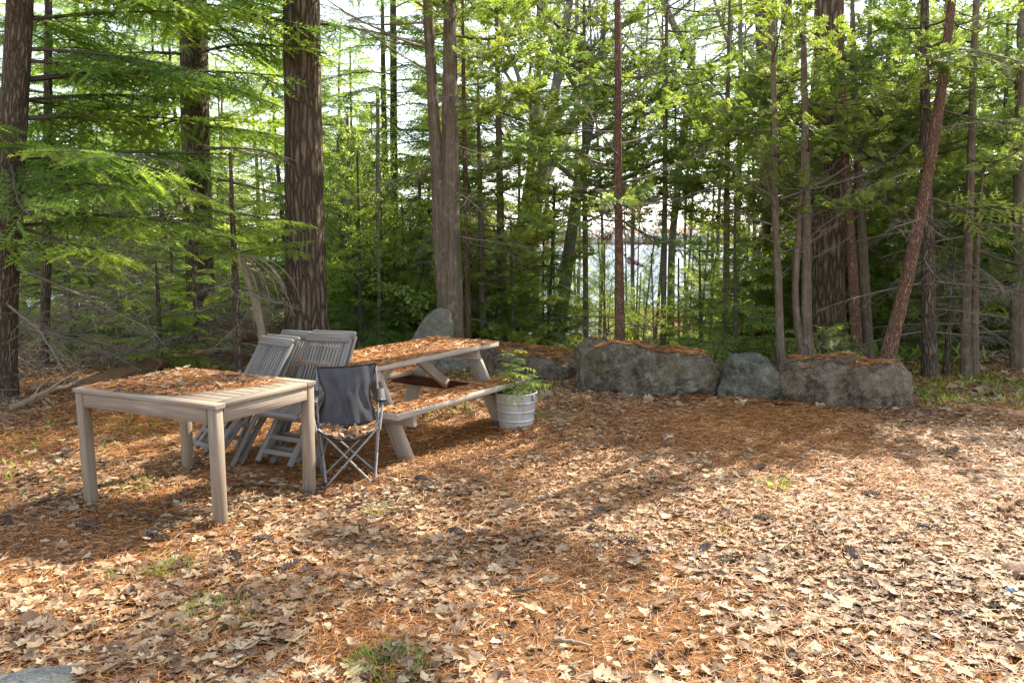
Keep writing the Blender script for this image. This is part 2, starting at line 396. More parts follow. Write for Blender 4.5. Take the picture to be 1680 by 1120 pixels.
def maple_leaf(seed):
    r = random.Random(seed); tips = 5; m = []; cu = r.uniform(-.2, .35)
    for k in range(tips):
        a = (k - 2) * .95
        m += [((a - .47), .26), ((a - .2), .42 if k in (1, 2, 3) else .33), (a, .62 if k == 2 else (.55 if k in (1, 3) else .40)), ((a + .2), .42 if k in (1, 2, 3) else .33)]
    m.append((2.4, .2)); V = [(0, 0, 0)]
    for a, d in m:
        d *= r.uniform(.88, 1.1); x, y = d * cos(a) * 1.0, d * sin(a); V.append((x - .1, y, cu * d * d * .8 + .12 * sin(a * 6 + seed) * d + r.uniform(-.03, .03)))
    f = [(0, k, k + 1) for k in range(1, len(V) - 1)]
    return np.array(V), np.array(f)
def torn_leaf(seed):
    r = random.Random(seed); n = 7; V = []; q = []; cu = r.uniform(-.8, .9); cv = r.uniform(-.5, 1.4)
    for k in range(n):
        t = k / (n - 1); w = .30 * sin(pi * (.08 + .86 * t)) * r.uniform(.45, 1.25)
        for s in (-1, 0, 1): V.append((t - .5, s * w * r.uniform(.6, 1.2), cu * (t - .5) ** 2 + cv * w * w * abs(s) * 2 + r.uniform(-.04, .04)))
    for k in range(n - 1):
        for s in (0, 1): q.append((3 * k + s, 3 * k + s + 1, 3 * k + s + 4, 3 * k + s + 3))
    return np.array(V), np.array(q)
LEAVES = [oak_leaf(k) for k in range(8)] + [maple_leaf(k) for k in range(2)] + [torn_leaf(k) for k in range(6)]

def rot_scatter(N, tilt, rng):
    az = rng.random(N) * 2 * pi; tx = rng.normal(0, tilt, N); ty = rng.normal(0, tilt, N)
    ca, sa = np.cos(az), np.sin(az)
    X = np.stack([ca, sa, tx], 1); X /= np.linalg.norm(X, axis=1, keepdims=True)
    Zv = np.stack([-tx + ty * .3, ty, np.ones(N)], 1); Y = np.cross(Zv, X); Y /= np.linalg.norm(Y, axis=1, keepdims=True)
    return np.stack([X, Y, np.cross(X, Y)], axis=2)
def scatter_leaves(mb, P, size, tilt, rng, tint=None, flip=.4):
    N = len(P); R = rot_scatter(N, tilt, rng); S = size * np.clip(rng.lognormal(-.05, .38, N), .35, 1.8)
    fl = rng.random(N) < flip; R[fl, :, 1] *= -1; R[fl, :, 2] *= -1
    R = R * S[:, None, None]; which = rng.integers(0, len(LEAVES), N); ti = rng.beta(1.6, 1.4, N) if tint is None else tint
    for k, (v, f) in enumerate(LEAVES):
        m = which == k; inst(mb, v, f, R[m], P[m], ti[m])
def scatter_needles(mb, P, L, w, rng, bend=.08, tint=None, tilt=.1, bias=None):
    N = len(P); az = rng.random(N) * 2 * pi if bias is None else bias + rng.normal(0, .9, N)
    L = L * rng.uniform(.6, 1.25, N); z = rng.normal(0, tilt, N)
    d = np.stack([np.cos(az), np.sin(az), z], 1); s = np.stack([-np.sin(az), np.cos(az), rng.normal(0, .5, N)], 1)
    b = rng.normal(0, bend, N)[:, None] * L[:, None] * s; b[:, 2] = np.abs(b[:, 2])
    w = np.broadcast_to(w, (N,))[:, None]
    p0 = P - d * L[:, None] / 2; p2 = P + d * L[:, None] / 2; p1 = P + b + np.stack([0 * L, 0 * L, .04 * L], 1)
    V = np.stack([p0 - s * w * .35, p0 + s * w * .35, p1 + s * w * .5, p1 - s * w * .5, p2 + s * w * .3, p2 - s * w * .3], axis=1)
    base = (np.arange(N) * 6)[:, None, None]; f = np.array([(0, 1, 2, 3), (3, 2, 4, 5)])[None] + base
    ti = rng.beta(2, 1.8, N) if tint is None else tint
    mb.add(V.reshape(-1, 3), f.reshape(-1, 4), np.repeat(ti, 6))

# patchiness of the litter: leaves against needles
def patch(x, y, s, o=0.0): return np.array([mnoise.noise((a * s + o, b * s - o, o)) for a, b in zip(x, y)])
def ground_litter():
    rng = np.random.default_rng(3)
    # sample by viewing-frustum-wide trapezoid, denser near
    def samp(N, y0, y1, p):
        y = y0 + (y1 - y0) * rng.random(N) ** p; x = (rng.random(N) * 2 - 1) * (1.0 + y * .68); return x, y
    x, y = samp(98000, 1.9, 11.5, .80)
    m = patch(x, y, .55, 4.2) + .5 * patch(x, y, 1.9, 9) + .13 * np.clip(4.8 - y, -2, 3) - .25 * np.exp(-((x - 1.6) ** 2) / 2.2 - ((y - 6.3) ** 2) / 3.0) + rng.normal(0, .22, len(x))
    keep = m > -.10; x, y = x[keep], y[keep]
    P = np.stack([x, y, gz(x, y) + .012 + rng.random(len(x)) * .022], 1); mb = MB()
    ti = np.clip(rng.beta(1.0, 1.05, len(x)) + .12 * patch(x, y, .8, 2), 0, 1)
    scatter_leaves(mb, P, np.where(y > 4.2, .045, .054), .16, rng, ti)
    xs_, ys_ = samp(70000, 1.9, 10.5, .78); Pf = np.stack([xs_, ys_, gz(xs_, ys_) + .004 + rng.random(len(xs_)) * .014], 1)
    scatter_leaves(mb, Pf, .020, .35, rng, rng.beta(1.2, 2.2, len(xs_)))
    x, y = samp(16000, 8, 17, 1.0); x = x * 1.15; k = (patch(x, y, .5, 1) + rng.normal(0, .3, len(x))) > .0; x, y = x[k], y[k]
    P = np.stack([x, y, gz(x, y) + .02], 1); scatter_leaves(mb, P, .10, .35, rng)
    tag(mb.build('leaf_litter', 'leaf'), kind='stuff')
    mb = MB(); x, y = samp(430000, 1.9, 10.5, .75)
    k = (patch(x, y, .6, 7.7) + rng.normal(0, .30, len(x)) - .05 * np.clip(4.6 - y, 0, 2)) > -.30; x, y = x[k], y[k]
    P = np.stack([x, y, gz(x, y) + .004 + rng.random(len(x)) ** 1.4 * .033], 1)
    scatter_needles(mb, P, .085, .0011 + .00027 * y, rng, bend=.05, tilt=.13)
    tag(mb.build('fallen_pine_needles', 'needle'), kind='stuff')
ground_litter()

# ------------------------------------------------------------------ branch prototypes
def feather(n, nl, w, up=True, seed=0):
    """a unit-long twiglet along +X, needles as small triangles"""
    r = random.Random(seed); V = []; f = []
    for k in range(n):
        t = (k + .5) / n
        for s in (-1, 1) + ((0,) if up and k % 2 == 0 else ()):
            a = radians(r.uniform(38, 62)); l = nl * r.uniform(.8, 1.15) * (1 - .45 * t)
            tip = (t + l * cos(a), s * l * sin(a), r.uniform(-.02, .06) if s else l * .7)
            b = len(V); V += [(t - w / 2, 0, 0), (t + w / 2, 0, .004), tip]; f.append((b, b + 1, b + 2))
    b = len(V); V += [(1 - nl * .3, -w * .5, 0), (1 - nl * .3, w * .5, 0), (1 + nl * .6, 0, 0)]; f.append((b, b + 1, b + 2))
    return np.array(V), np.array(f)
def blade(nl, k=3):
    """coarse serrated twiglet for far trees"""
    V = []; f = []
    for i in range(k):
        t = i / k
        for s in (-1, 1):
            b = len(V); V += [(t, 0, 0), (t + .55 / k, 0, 0), (t + 1.0 / k, s * nl * (1 - .4 * t), .02)]; f.append((b, b + 1, b + 2))
    return np.array(V), np.array(f)
def cedar_fan(seed, k=6):
    r = random.Random(seed); V = []; f = []
    def lobe(x0, y0, a, L, w, z):
        b = len(V); dx, dy = cos(a), sin(a)
        V.extend([(x0, y0, z), (x0 + dx * L * .55 - dy * w, y0 + dy * L * .55 + dx * w, z + r.uniform(-.03, .03)), (x0 + dx * L, y0 + dy * L, z - .05), (x0 + dx * L * .55 + dy * w, y0 + dy * L * .55 - dx * w, z + r.uniform(-.03, .03))])
        f.append((b, b + 1, b + 2, b + 3))
    for i in range(k):
        t = i / k; s = 1 if i % 2 else -1
        L = (.52 * (1 - t) + .22) * r.uniform(.8, 1.15); a = s * r.uniform(.45, .8); z = r.uniform(-.07, .07)
        x0 = t * .8
        lobe(x0, 0, a, L, .055, z)
        lobe(x0 + cos(a) * L * .35, sin(a) * L * .35, a + .6, L * .42, .042, z); lobe(x0 + cos(a) * L * .35, sin(a) * L * .35, a - .6, L * .42, .042, z)
    lobe(.7, 0, 0, .4, .05, 0); lobe(0, 0, 0, .8, .02, .01)
    return np.array(V), np.array(f)
def leaf_sprig(seed, k=7):
    r = random.Random(seed); V = []; f = []
    for i in range(k):
        t = (i + .5) / k; s = 1 if i % 2 else -1; a = s * r.uniform(.4, 1.1); L = r.uniform(.22, .4); w = L * .3; z = r.uniform(-.12, .12); b = len(V); dx, dy = cos(a), sin(a)
        V += [(t, 0, 0), (t + dx * L * .5 - dy * w, dy * L * .5 + dx * w, z), (t + dx * L, dy * L, z * 1.4), (t + dx * L * .5 + dy * w, dy * L * .5 - dx * w, z + .04)]; f.append((b, b + 1, b + 2, b + 3))
    return np.array(V), np.array(f)

class Proto:      # wood (verts, quads, tris) + foliage as an MB at unit scale
    pass
def axis_curve(L, n, e0, e1, wig, r):
    p = np.zeros(3); pts = [p.copy()]; a = 0.0
    for k in range(n):
        t = (k + .5) / n; e = e0 + (e1 - e0) * t; a += r.gauss(0, wig)
        p = p + L / n * np.array([cos(e) * cos(a), cos(e) * sin(a), sin(e)]); pts.append(p.copy())
    return np.array(pts)
def interp(pts, t):
    x = t * (len(pts) - 1); i = min(int(x), len(pts) - 2); u = x - i
    return pts[i] * (1 - u) + pts[i + 1] * u, unit(pts[i + 1] - pts[i])

def branch_proto(kind, seed, lod=0, bare_to=.12):
    r = random.Random(seed * 31 + 5); mb = MB(); tw = []       # tw: (pos, dir, up, len, tint)
    L = 1.6
    if kind == 'spruce':   e0, e1, sl_, ang, ns = radians(2), radians(-10), .46, 58, 20
    elif kind == 'hemlock': e0, e1, sl_, ang, ns = radians(12), radians(-26), .42, 60, 20
    elif kind in ('cedar', 'cedarthin'): e0, e1, sl_, ang, ns = radians(-14), radians(26), .45, 50, 15
    elif kind == 'leafy': e0, e1, sl_, ang, ns = radians(30), radians(5), .5, 45, 13
    elif kind == 'seedling': e0, e1, sl_, ang, ns = radians(25), radians(-30), .55, 55, 9
    elif kind == 'bare': e0, e1, sl_, ang, ns = radians(-4), radians(-16), .42, 58, 15
    elif kind == 'bareup': e0, e1, sl_, ang, ns = radians(38), radians(60), .5, 38, 12
    ax = axis_curve(L, 9, e0, e1, .10, r)
    tube(mb, ax, np.linspace(.017, .004, 10) if lod == 0 else np.linspace(.018, .005, 10), 4 if lod == 0 else 3, 0, .5, cap=False, seed=seed)
    bt = r.random() * .5 + .25
    for k in range(ns):
        t = bare_to + (1 - bare_to) * (k + r.random() * .7) / ns; s = 1 if k % 2 else -1
        p, d = interp(ax, min(t, .99)); l = (sl_ * (1 - t) ** .75 + .09) * r.uniform(.7, 1.2) * L / 1.6 * (1.25 if kind != 'bare' else 1.3)
        a = radians(ang + r.uniform(-14, 12)) * s; ca, sa = cos(a), sin(a)
        dd = np.array([d[0] * ca - d[1] * sa, d[0] * sa + d[1] * ca, d[2] + r.uniform(-.22, .06)])
        if kind in ('cedar', 'cedarthin'): dd[2] += r.uniform(-.15, .35)
        if kind == 'bareup': dd[2] += r.uniform(0, .6)
        dd = unit(dd); n2 = 4
        R0 = frame(dd); sub = axis_curve(l, n2, 0, r.uniform(-.5, .1) if 'cedar' not in kind else r.uniform(0, .6), .14, r) @ R0.T + p
        tube(mb, sub, np.linspace(.006, .002, n2 + 1) if 'bare' not in kind else np.linspace(.005, .0018, n2 + 1), 3, 0, .5, cap=False, seed=seed + k)
        if kind in ('bare', 'bareup'):
            for q in range(r.randint(2, 5)):
                p2, d2 = interp(sub, r.uniform(.2, .98)); a2 = radians(r.uniform(35, 75)) * r.choice((-1, 1))
                d3 = unit(np.array([d2[0] * cos(a2) - d2[1] * sin(a2), d2[0] * sin(a2) + d2[1] * cos(a2), d2[2] + r.uniform(-.6, .4)]))
                l3 = r.uniform(.08, .28); mid = p2 + d3 * l3 * .5 + np.array([r.gauss(0, .02), r.gauss(0, .02), -.015])
                tube(mb, [p2, mid, p2 + d3 * l3 + np.array([0, 0, r.uniform(-.05, .03)])], [.0025, .002, .0014], 3, 0, .6, cap=False)
            continue
        tint0 = bt + r.uniform(-.25, .25)
        if kind in ('spruce', 'hemlock', 'seedling'):
            step = (.05 if lod == 0 else .075) if kind != 'seedling' else .14
            m = max(2, int(l / step))
            for q in range(m):
                u = (q + .6) / m; p2, d2 = interp(sub, min(u, .99)); s2 = 1 if q % 2 else -1; a2 = radians(r.uniform(35, 55)) * s2
                d3 = np.array([d2[0] * cos(a2) - d2[1] * sin(a2), d2[0] * sin(a2) + d2[1] * cos(a2), d2[2] + r.uniform(-.16, .02)])
                tw.append((p2, d3, (r.gauss(0, .15), r.gauss(0, .15), 1), (.11 * (1 - u * .5) + .03) * (2.4 if kind == 'seedling' else 1) * r.uniform(.8, 1.25) * (1.3 if lod == 0 else 2.0), tint0 + r.uniform(-.1, .1) + .22 * u))
            tw.append((sub[-2], sub[-1] - sub[-2], (0, 0, 1), .12 * (1 if lod == 0 else 1.3), tint0 + .25))
        else:
            m = 6 if lod == 0 else 5
            if kind == 'cedarthin': m = 4 if lod == 0 else 3
            for q in range(m):
                u = .25 + .75 * (q + r.random()) / m; p2, d2 = interp(sub, min(u, .99)); a2 = radians(r.uniform(10, 70)) * r.choice((-1, 1))
                d3 = np.array([d2[0] * cos(a2) - d2[1] * sin(a2), d2[0] * sin(a2) + d2[1] * cos(a2), d2[2] + r.uniform(-.7, .35)])
                tw.append((p2, d3, (r.gauss(0, .7), r.gauss(0, .7), 1), r.uniform(.12, .23) * (1 if lod == 0 else 1.35), tint0 + r.uniform(-.2, .2)))
    if tw:
        P = np.array([t[0] for t in tw]); D = np.array([t[1] for t in tw]); U = np.array([t[2] for t in tw], dtype=float); S = np.array([t[3] for t in tw]); ti = np.clip([t[4] for t in tw], 0, 1)
        R = frames(D, U) * S[:, None, None]
        if kind == 'spruce': v, f = feather(10, .27, .10, True, seed) if lod == 0 else blade(.26, 4)
        elif kind in ('hemlock', 'seedling'): v, f = feather(9, .24, .11, False, seed) if lod == 0 else blade(.25, 4)
        elif kind in ('cedar', 'cedarthin'): v, f = cedar_fan(seed, 8 if lod == 0 else 5)
        else: v, f = leaf_sprig(seed, 7 if lod == 0 else 4)
        inst(mb, v, f, R, P, ti, 1)
    pr = Proto(); pr.V = np.concatenate(mb.V); pr.ti = np.concatenate(mb.ti); pr.g = np.concatenate(mb.g)
    pr.T = mb.T; pr.Q = mb.Q; pr.cat = {}
    for nm, L_ in (('T', mb.T), ('Q', mb.Q)):
        if L_: pr.cat[nm] = (np.concatenate([a for a, _ in L_]), np.concatenate([b for _, b in L_]))
    return pr
PB = {}
def protos(kind, lod):
    if (kind, lod) not in PB: PB[(kind, lod)] = [branch_proto(kind, s + hash_kind(kind), lod) for s in range(6 if lod == 0 else 4)]
    return PB[(kind, lod)]
def hash_kind(k): return sum(ord(c) for c in k)
def put_branches(mb, kind, lod, items, rng):
    """items: (pos, azimuth, pitch, length, roll, tint shift)"""
    prs = protos(kind, lod); groups = {}
    for it in items: groups.setdefault(int(rng.integers(0, len(prs))), []).append(it)
    for k, its in groups.items():
        pr = prs[k]; N = len(its)
        az = np.array([i[1] for i in its]); pi_ = np.array([i[2] for i in its]); S = np.array([i[3] for i in its]) / 1.6; ro = np.array([i[4] for i in its]); T = np.array([i[0] for i in its]); dt = np.array([i[5] for i in its])
        X = np.stack([np.cos(pi_) * np.cos(az), np.cos(pi_) * np.sin(az), np.sin(pi_)], 1); Y0 = np.stack([-np.sin(az), np.cos(az), 0 * az], 1); Z0 = np.cross(X, Y0)
        Y = Y0 * np.cos(ro)[:, None] + Z0 * np.sin(ro)[:, None]; Z = np.cross(X, Y); fl = np.where(rng.random(N) < .5, -1, 1)[:, None]
        R = np.stack([X, Y * fl, Z], axis=2) * S[:, None, None]
        W = np.einsum('nij,pj->npi', R, pr.V) + T[:, None, :]
        P = len(pr.V); ti = np.clip(pr.ti[None] + dt[:, None], 0, 1).ravel(); g = np.tile(pr.g, (N, 1)); b0 = mb.n
        mb.V.append(W.reshape(-1, 3)); mb.ti.append(ti); mb.g.append(g); mb.n += N * P
        for nm, (f, mi) in pr.cat.items():
            ff = (f[None] + (np.arange(N) * P)[:, None, None]).reshape(-1, f.shape[1]) + b0
            (mb.T if nm == 'T' else mb.Q).append((ff, np.tile(mi, N)))

# ------------------------------------------------------------------ trees
def trunk_path(pix, Y, top=None, sink=.15, lean_keep=.5):
    pts = [at(px, py, Y if not isinstance(Y, (list, tuple)) else Y[k]) for k, (px, py, w) in enumerate(pix)]
    rad = [w / F * (Y if not isinstance(Y, (list, tuple)) else Y[k]) / 2 for k, (px, py, w) in enumerate(pix)]
    pts = [np.array(p) for p in pts]
    g = float(gz(pts[0][0], pts[0][1])) - sink
    if pts[0][2] > g:
        d = unit(pts[0] - pts[1]) if len(pts) > 1 else np.array([0, 0, -1.0]); d = unit(d * [.5, .5, 1]); k = (pts[0][2] - g) / -d[2]
        pts.insert(0, pts[0] + d * k); rad.insert(0, rad[0] * (1.18 if k > .4 else 1.12))
    if top is not None and pts[-1][2] < top:
        d = unit((pts[-1] - pts[-2]) * [lean_keep, lean_keep, 1]); k = (top - pts[-1][2]) / d[2]
        pts.append(pts[-1] + d * k * .5); rad.append(rad[-1] * .72); pts.append(pts[-1] + d * k * .5); rad.append(max(.012, rad[-1] * .4))
    pts = np.array(pts); rad = np.array(rad)
    # resample smoothly
    s = np.concatenate([[0], np.cumsum(np.linalg.norm(np.diff(pts, axis=0), axis=1))]); n = max(8, int(s[-1] / .22))
    t = np.linspace(0, s[-1], n); out = np.stack([np.interp(t, s, pts[:, k]) for k in range(3)], 1); rr = np.interp(t, s, rad)
    for _ in range(3):
        out[1:-1] = .25 * out[:-2] + .5 * out[1:-1] + .25 * out[2:]; rr[1:-1] = .25 * rr[:-2] + .5 * rr[1:-1] + .25 * rr[2:]
    return out, rr
def pt_at_z(path, z):
    i = int(np.clip(np.searchsorted(path[:, 2], z), 1, len(path) - 1)); a, b = path[i - 1], path[i]; u = (z - a[2]) / max(1e-6, b[2] - a[2]); return a + (b - a) * np.clip(u, 0, 1)
def flare(base_s=.5, amt=.25, lobes=5, ph=0.0, ridge=0.0):
    return lambda th, s: 1 + amt * np.exp(-s / base_s) * (1 + .5 * np.cos(lobes * th + ph)) + ridge * (np.cos(3 * th + ph + s * .4) * .6 + np.cos(7 * th + 2 * ph - s * .3) * .5)

def zpx(py, Y): return at(840, py, Y)[2]
def branches_on(path, n, z0, z1, L0, L1, rng, p0=0.0, p1=0.0, az=None, azs=None, dt=0.0, jit=.25):
    """n branches between heights z0 and z1; lengths L0 at bottom to L1 at top; az mean and spread restrict direction"""
    it = []
    for k in range(n):
        u = (k + rng.random()) / n; z = z0 + (z1 - z0) * u
        a = (k * 2.39996 + rng.normal(0, .3)) if az is None else az + rng.normal(0, azs)
        it.append((pt_at_z(path, z), a, p0 + (p1 - p0) * u + rng.normal(0, .10), (L0 + (L1 - L0) * u) * rng.uniform(1 - jit, 1 + jit), rng.normal(0, .25), dt + rng.normal(0, .12)))
    return it

def tree(name, label, cat, stems, Y, bark_m, crowns, rng_seed, top, deadwood=None, group=None, ns=14, rough=.06, flute=None, lod=0):
    """stems: list of pixel paths; crowns: list of (kind, foliage material, dict per stem index)"""
    rng = np.random.default_rng(rng_seed); paths = []
    tops = top if isinstance(top, (list, tuple)) else [top] * len(stems)
    for k, st in enumerate(stems): paths.append(trunk_path(st, Y, tops[k]))
    p0 = paths[0][0][0]; root = empty(name, (float(p0[0]), float(p0[1]), float(gz(p0[0], p0[1]))), 0, label, cat, group)
    for k, (pp, rr) in enumerate(paths):
        mb = MB(); tube(mb, pp, rr, ns, rough=rough, seed=rng_seed * .37 + k, flute=flute or flare(.35, .18, 5, rng_seed))
        mb.build('trunk', bark_m, root, smooth=True)
    bk = {}
    for kind, fm, kw in crowns:
        kw = dict(kw); st = kw.pop('stem', 0); lo = kw.pop('lod', lod)
        bk.setdefault((fm,), []).append((kind, lo, branches_on(paths[st][0], rng=rng, **kw)))
    for (fm,), L in bk.items():
        mb = MB()
        for kind, lo, items in L: put_branches(mb, kind, lo, items, rng)
        if fm == 'dead': mb.build('dead_branches', ['dead_wood', 'dead_wood'], root)
        else: mb.build('crown', ['branch', fm], root)
    return root, paths
# ------------------------------------------------------------------ square teak table
def square_table():
    t = empty('dining_table', (-2.05, 5.27, float(gz(-2.05, 5.27)) - .012), radians(-26.0), 'square weathered teak table with pine needles covering most of its top', 'table')
    hx, hy = .61, .445; mb = MB(); bw = .085; zt = .7365; th = .026
    beam(mb, (-hx, -hy + bw / 2, zt), (hx, -hy + bw / 2, zt), bw, th, tint=.7); beam(mb, (-hx, hy - bw / 2, zt), (hx, hy - bw / 2, zt), bw, th, tint=.4)
    for s in (-1, 1): beam(mb, (s * (hx - bw / 2), -hy + bw + .002, zt - .001), (s * (hx - bw / 2), hy - bw - .002, zt - .001), bw, th, tint=.5)
    n = 9; w = (2 * hy - 2 * bw) / n
    for k in range(n):
        y = -hy + bw + w * (k + .5); beam(mb, (-hx + bw + .003, y, zt - .002), (hx - bw - .003, y, zt - .002), w - .005, th - .004, tint=RNG.random())
    mb.build('tabletop', 'teak', t, local=True)
    li = .035 + .006
    for sx in (-1, 1):
        for sy in (-1, 1):
            x, y = sx * (hx - li), sy * (hy - li)
            B1((x, y, .722), (x - sx * .006, y - sy * .006, -.03), .064, .064, up=(0, 1, 0), ch=.004, tint=.5).build('leg', 'teak', t, local=True)
    for s in (-1, 1):
        B1((-hx + .08, s * (hy - .022), .676), (hx - .08, s * (hy - .022), .676), .022, .088, tint=.3).build('apron', 'teak', t, local=True)
        B1((s * (hx - .022), -hy + .08, .676), (s * (hx - .022), hy - .08, .676), .022, .088, tint=.35).build('apron', 'teak', t, local=True)
    return t
def to_world(o, P):
    c, s = cos(o.rotation_euler.z), sin(o.rotation_euler.z); P = np.asarray(P); L = o.location
    return np.stack([P[:, 0] * c - P[:, 1] * s + L.x, P[:, 0] * s + P[:, 1] * c + L.y, P[:, 2] + L.z], 1)
TAB = square_table()
def litter_on(name, label, P, nl, rng, leaf_share=.03, L=.085, w=.0035, leafmat=True):
    mb = MB(); scatter_needles(mb, P, L, w, rng, bend=.05, tilt=.05)
    o = mb.build(name, 'needle'); tag(o, label, None, None, 'stuff')
    return o
rng = np.random.default_rng(11)
def table_litter():
    N = 9000; x = rng.uniform(-.585, .585, N); y = rng.uniform(-.41, .415, N)
    nz = np.array([mnoise.noise((a * 3, b * 3, 2)) for a, b in zip(x, y)])
    # the front strip on the right short side and the edges stay bare
    edge = np.minimum(np.minimum(x + .57, .50 - x), np.minimum(y + .40, .40 - y))
    keep = (edge + nz * .10 + rng.normal(0, .02, N) > .035) & (x < .22 + .16 * nz + rng.exponential(.05, N) + .18 * (y + .1))
    x, y = x[keep], y[keep]; z = .751 + rng.random(len(x)) * .012
    P = to_world(TAB, np.stack([x, y, z], 1)); mb = MB(); scatter_needles(mb, P, .075, .0034, rng, bend=.05, tilt=.05)
    tag(mb.build('pine_needles', 'needle'), 'rust brown pine needles heaped over the square teak table', None, None, 'stuff')
    k = 170; i = rng.integers(0, len(x), k); mb = MB(); scatter_leaves(mb, P[i] + [0, 0, .010], .045, .25, rng); tag(mb.build('dry_leaves', 'leaf'), kind='stuff')
table_litter()

# ------------------------------------------------------------------ picnic table
def picnic_table():
    t = empty('picnic_table', (-.92, 6.98, float(gz(-.92, 6.98))), radians(57.3), 'grey weathered picnic table with attached benches and rust brown needles on its top', 'picnic table')
    mb = MB(); w = .146
    for k in range(5):
        y = (k - 2) * w; beam(mb, (-.915 + .01 * RNG.random(), y, .731), (.915, y, .731), w - .007, .038, tint=RNG.random() * .7, nseg=3, warp=.002)
    mb.build('tabletop', 'pinewood', t, local=True)
    for s in (-1, 1):
        b = B1((-.915, s * .575, .428), (.915, s * .575, .428), .245, .044, tint=.75, nseg=3, warp=.002); b.build('bench', 'pinewood', t, local=True)
    for x in (-.66, .66):
        for s in (-1, 1): B1((x, s * .22, .708), (x, s * .60, -.04), .135, .040, up=(1, 0, 0), tint=.4).build('leg', 'pinewood', t, local=True)
        B1((x - .0425, -.685, .362), (x - .0425, .685, .362), .040, .088, tint=.2).build('crosspiece', 'redwood' if x > 0 else 'pinewood', t, local=True)
        B1((x - .0425, -.34, .668), (x - .0425, .34, .668), .040, .085, tint=.3).build('top_batten', 'pinewood', t, local=True)
    for s in (-1, 1): B1((s * .12, .0, .70), (s * .59, .0, .372), .085, .040, up=(0, 1, 0), tint=.6).build('brace', 'pinewood', t, local=True)
    return t
PIC = picnic_table()
def plank_litter(x0, x1, y0, y1, z, N, bare, seed):
    r = np.random.default_rng(seed); x = r.uniform(x0, x1, N); y = r.uniform(y0, y1, N)
    nz = np.array([mnoise.noise((a * 3, b * 5, seed)) for a, b in zip(x, y)]); e = np.minimum(np.minimum(x - x0, x1 - x) * .7, np.minimum(y - y0, y1 - y))
    k = e + nz * .07 + r.normal(0, .01, N) > bare; x, y = x[k], y[k]
    return to_world(PIC, np.stack([x, y, z + r.random(len(x)) * .010], 1))
for (y0, y1, z, N, bare, lab) in ((-.36, .36, .751, 13000, .012, 'rust brown pine needles lying on the top of the picnic table'), (-.695, -.455, .452, 5000, .008, 'rust brown pine needles lying on the near picnic bench'), (.455, .695, .452, 3500, .006, 'rust brown pine needles lying on the far picnic bench')):
    P = plank_litter(-.91, .91, y0, y1, z, N, bare, int(N)); mb = MB(); scatter_needles(mb, P, .08, .004, rng, bend=.05, tilt=.05)
    tag(mb.build('pine_needles', 'needle'), lab, None, None, 'stuff')

# ------------------------------------------------------------------ folding slatted chairs
def folding_chair():
    t = empty('folding_chair', (0, 0, 0)); W = .215
    for s in (-1, 1):
        B1((s * W, -.02, 0), (s * W, .97, 0), .022, .045, up=(1, 0, 0), tint=.4).build('back_post', 'greywood', t, local=True)
        B1((s * .175, .60, .045), (s * .175, -.03, .165), .022, .045, up=(1, 0, 0), tint=.6).build('leg', 'greywood', t, local=True)
    mb = MB(); prev = None
    beam(mb, (-.232, .965, .012), (.232, .965, .012), .070, .026, up=(0, 0, 1), ch=.006, tint=.3)
    mb.build('top_rail', 'greywood', t, local=True)
    mb = MB()
    for k in range(11):
        x = -.175 + .035 * k; z = .010
        beam(mb, (x, .455, z), (x, .935, z), .022, .010, up=(0, 0, 1), ch=.002)
    mb.build('back_slats', 'greywood', t, local=True)
    B1((-W + .012, .46, -.010), (W - .012, .46, -.010), .045, .020, up=(0, 0, 1), tint=.4).build('lower_rail', 'greywood', t, local=True)
    mb = MB(); a = np.array([0, .60, .040]); b = np.array([0, .31, .245]); d = unit(b - a); nrm = np.array([0, -d[2], d[1]]); nrm = nrm if nrm[2] > 0 else -nrm
    for k in range(11):
        x = -.17 + .034 * k; beam(mb, a + [x, 0, 0], b + [x, 0, 0], .023, .016, up=tuple(nrm), ch=.002)
    mb.build('seat_slats', 'greywood', t, local=True)
    mb = MB(); beam(mb, b + d * .02 + [-.2, 0, 0], b + d * .02 + [.2, 0, 0], .04, .026, up=tuple(nrm), tint=.5)
    for s in (-1, 1): beam(mb, a - nrm * .020 + [s * .192, 0, 0], b - nrm * .020 + [s * .192, 0, 0], .018, .034, up=tuple(nrm), tint=.6)
    mb.build('seat_frame', 'greywood', t, local=True)
    for y, z in ((.05, .150), (.16, .129), (.31, .100)): B1((-.165, y, z), (.165, y, z), .034, .020, up=(0, 0, 1), tint=.6).build('rung', 'greywood', t, local=True)
    return t
from mathutils import Matrix
def place_chair(o, feet, lean, width, label):
    Y = unit(lean); X = unit(np.array(width) - np.dot(width, Y) * Y); Z = np.cross(X, Y)
    m = Matrix(((X[0], Y[0], Z[0], feet[0]), (X[1], Y[1], Z[1], feet[1]), (X[2], Y[2], Z[2], feet[2]), (0, 0, 0, 1))); o.matrix_world = m
    o.location = feet; o.rotation_euler = m.to_euler(); o.scale = (1.04, 1.04, 1.04); tag(o, label, 'chair', 'folded slatted chairs leaning beside the tables')
CH0 = folding_chair()
chairs = [((-1.64, 5.96, .02), (.22, .38, .90), (.8, -.6, 0), 'front folded chair of the right pair, its slatted seat tipped out, behind the camping chair'),
          ((-1.62, 6.07, .02), (.22, .38, .92), (.8, -.58, 0), 'rear folded chair of the right pair, highest of all the slatted chairs'),
          ((-2.24, 6.11, .02), (.36, .40, .84), (.70, -.71, 0), 'front folded chair of the left stack, nearest to the square table'),
          ((-2.20, 6.19, .02), (.35, .40, .85), (.70, -.71, 0), 'middle folded chair of the left stack of three'),
          ((-2.07, 6.36, .02), (.31, .40, .88), (.72, -.69, 0), 'rearmost folded chair of the left stack, in front of the pine trunk')]
for k, (f, l, w, lab) in enumerate(chairs):
    o = CH0 if k == 0 else copy_tree(CH0); place_chair(o, f, l, w, lab)

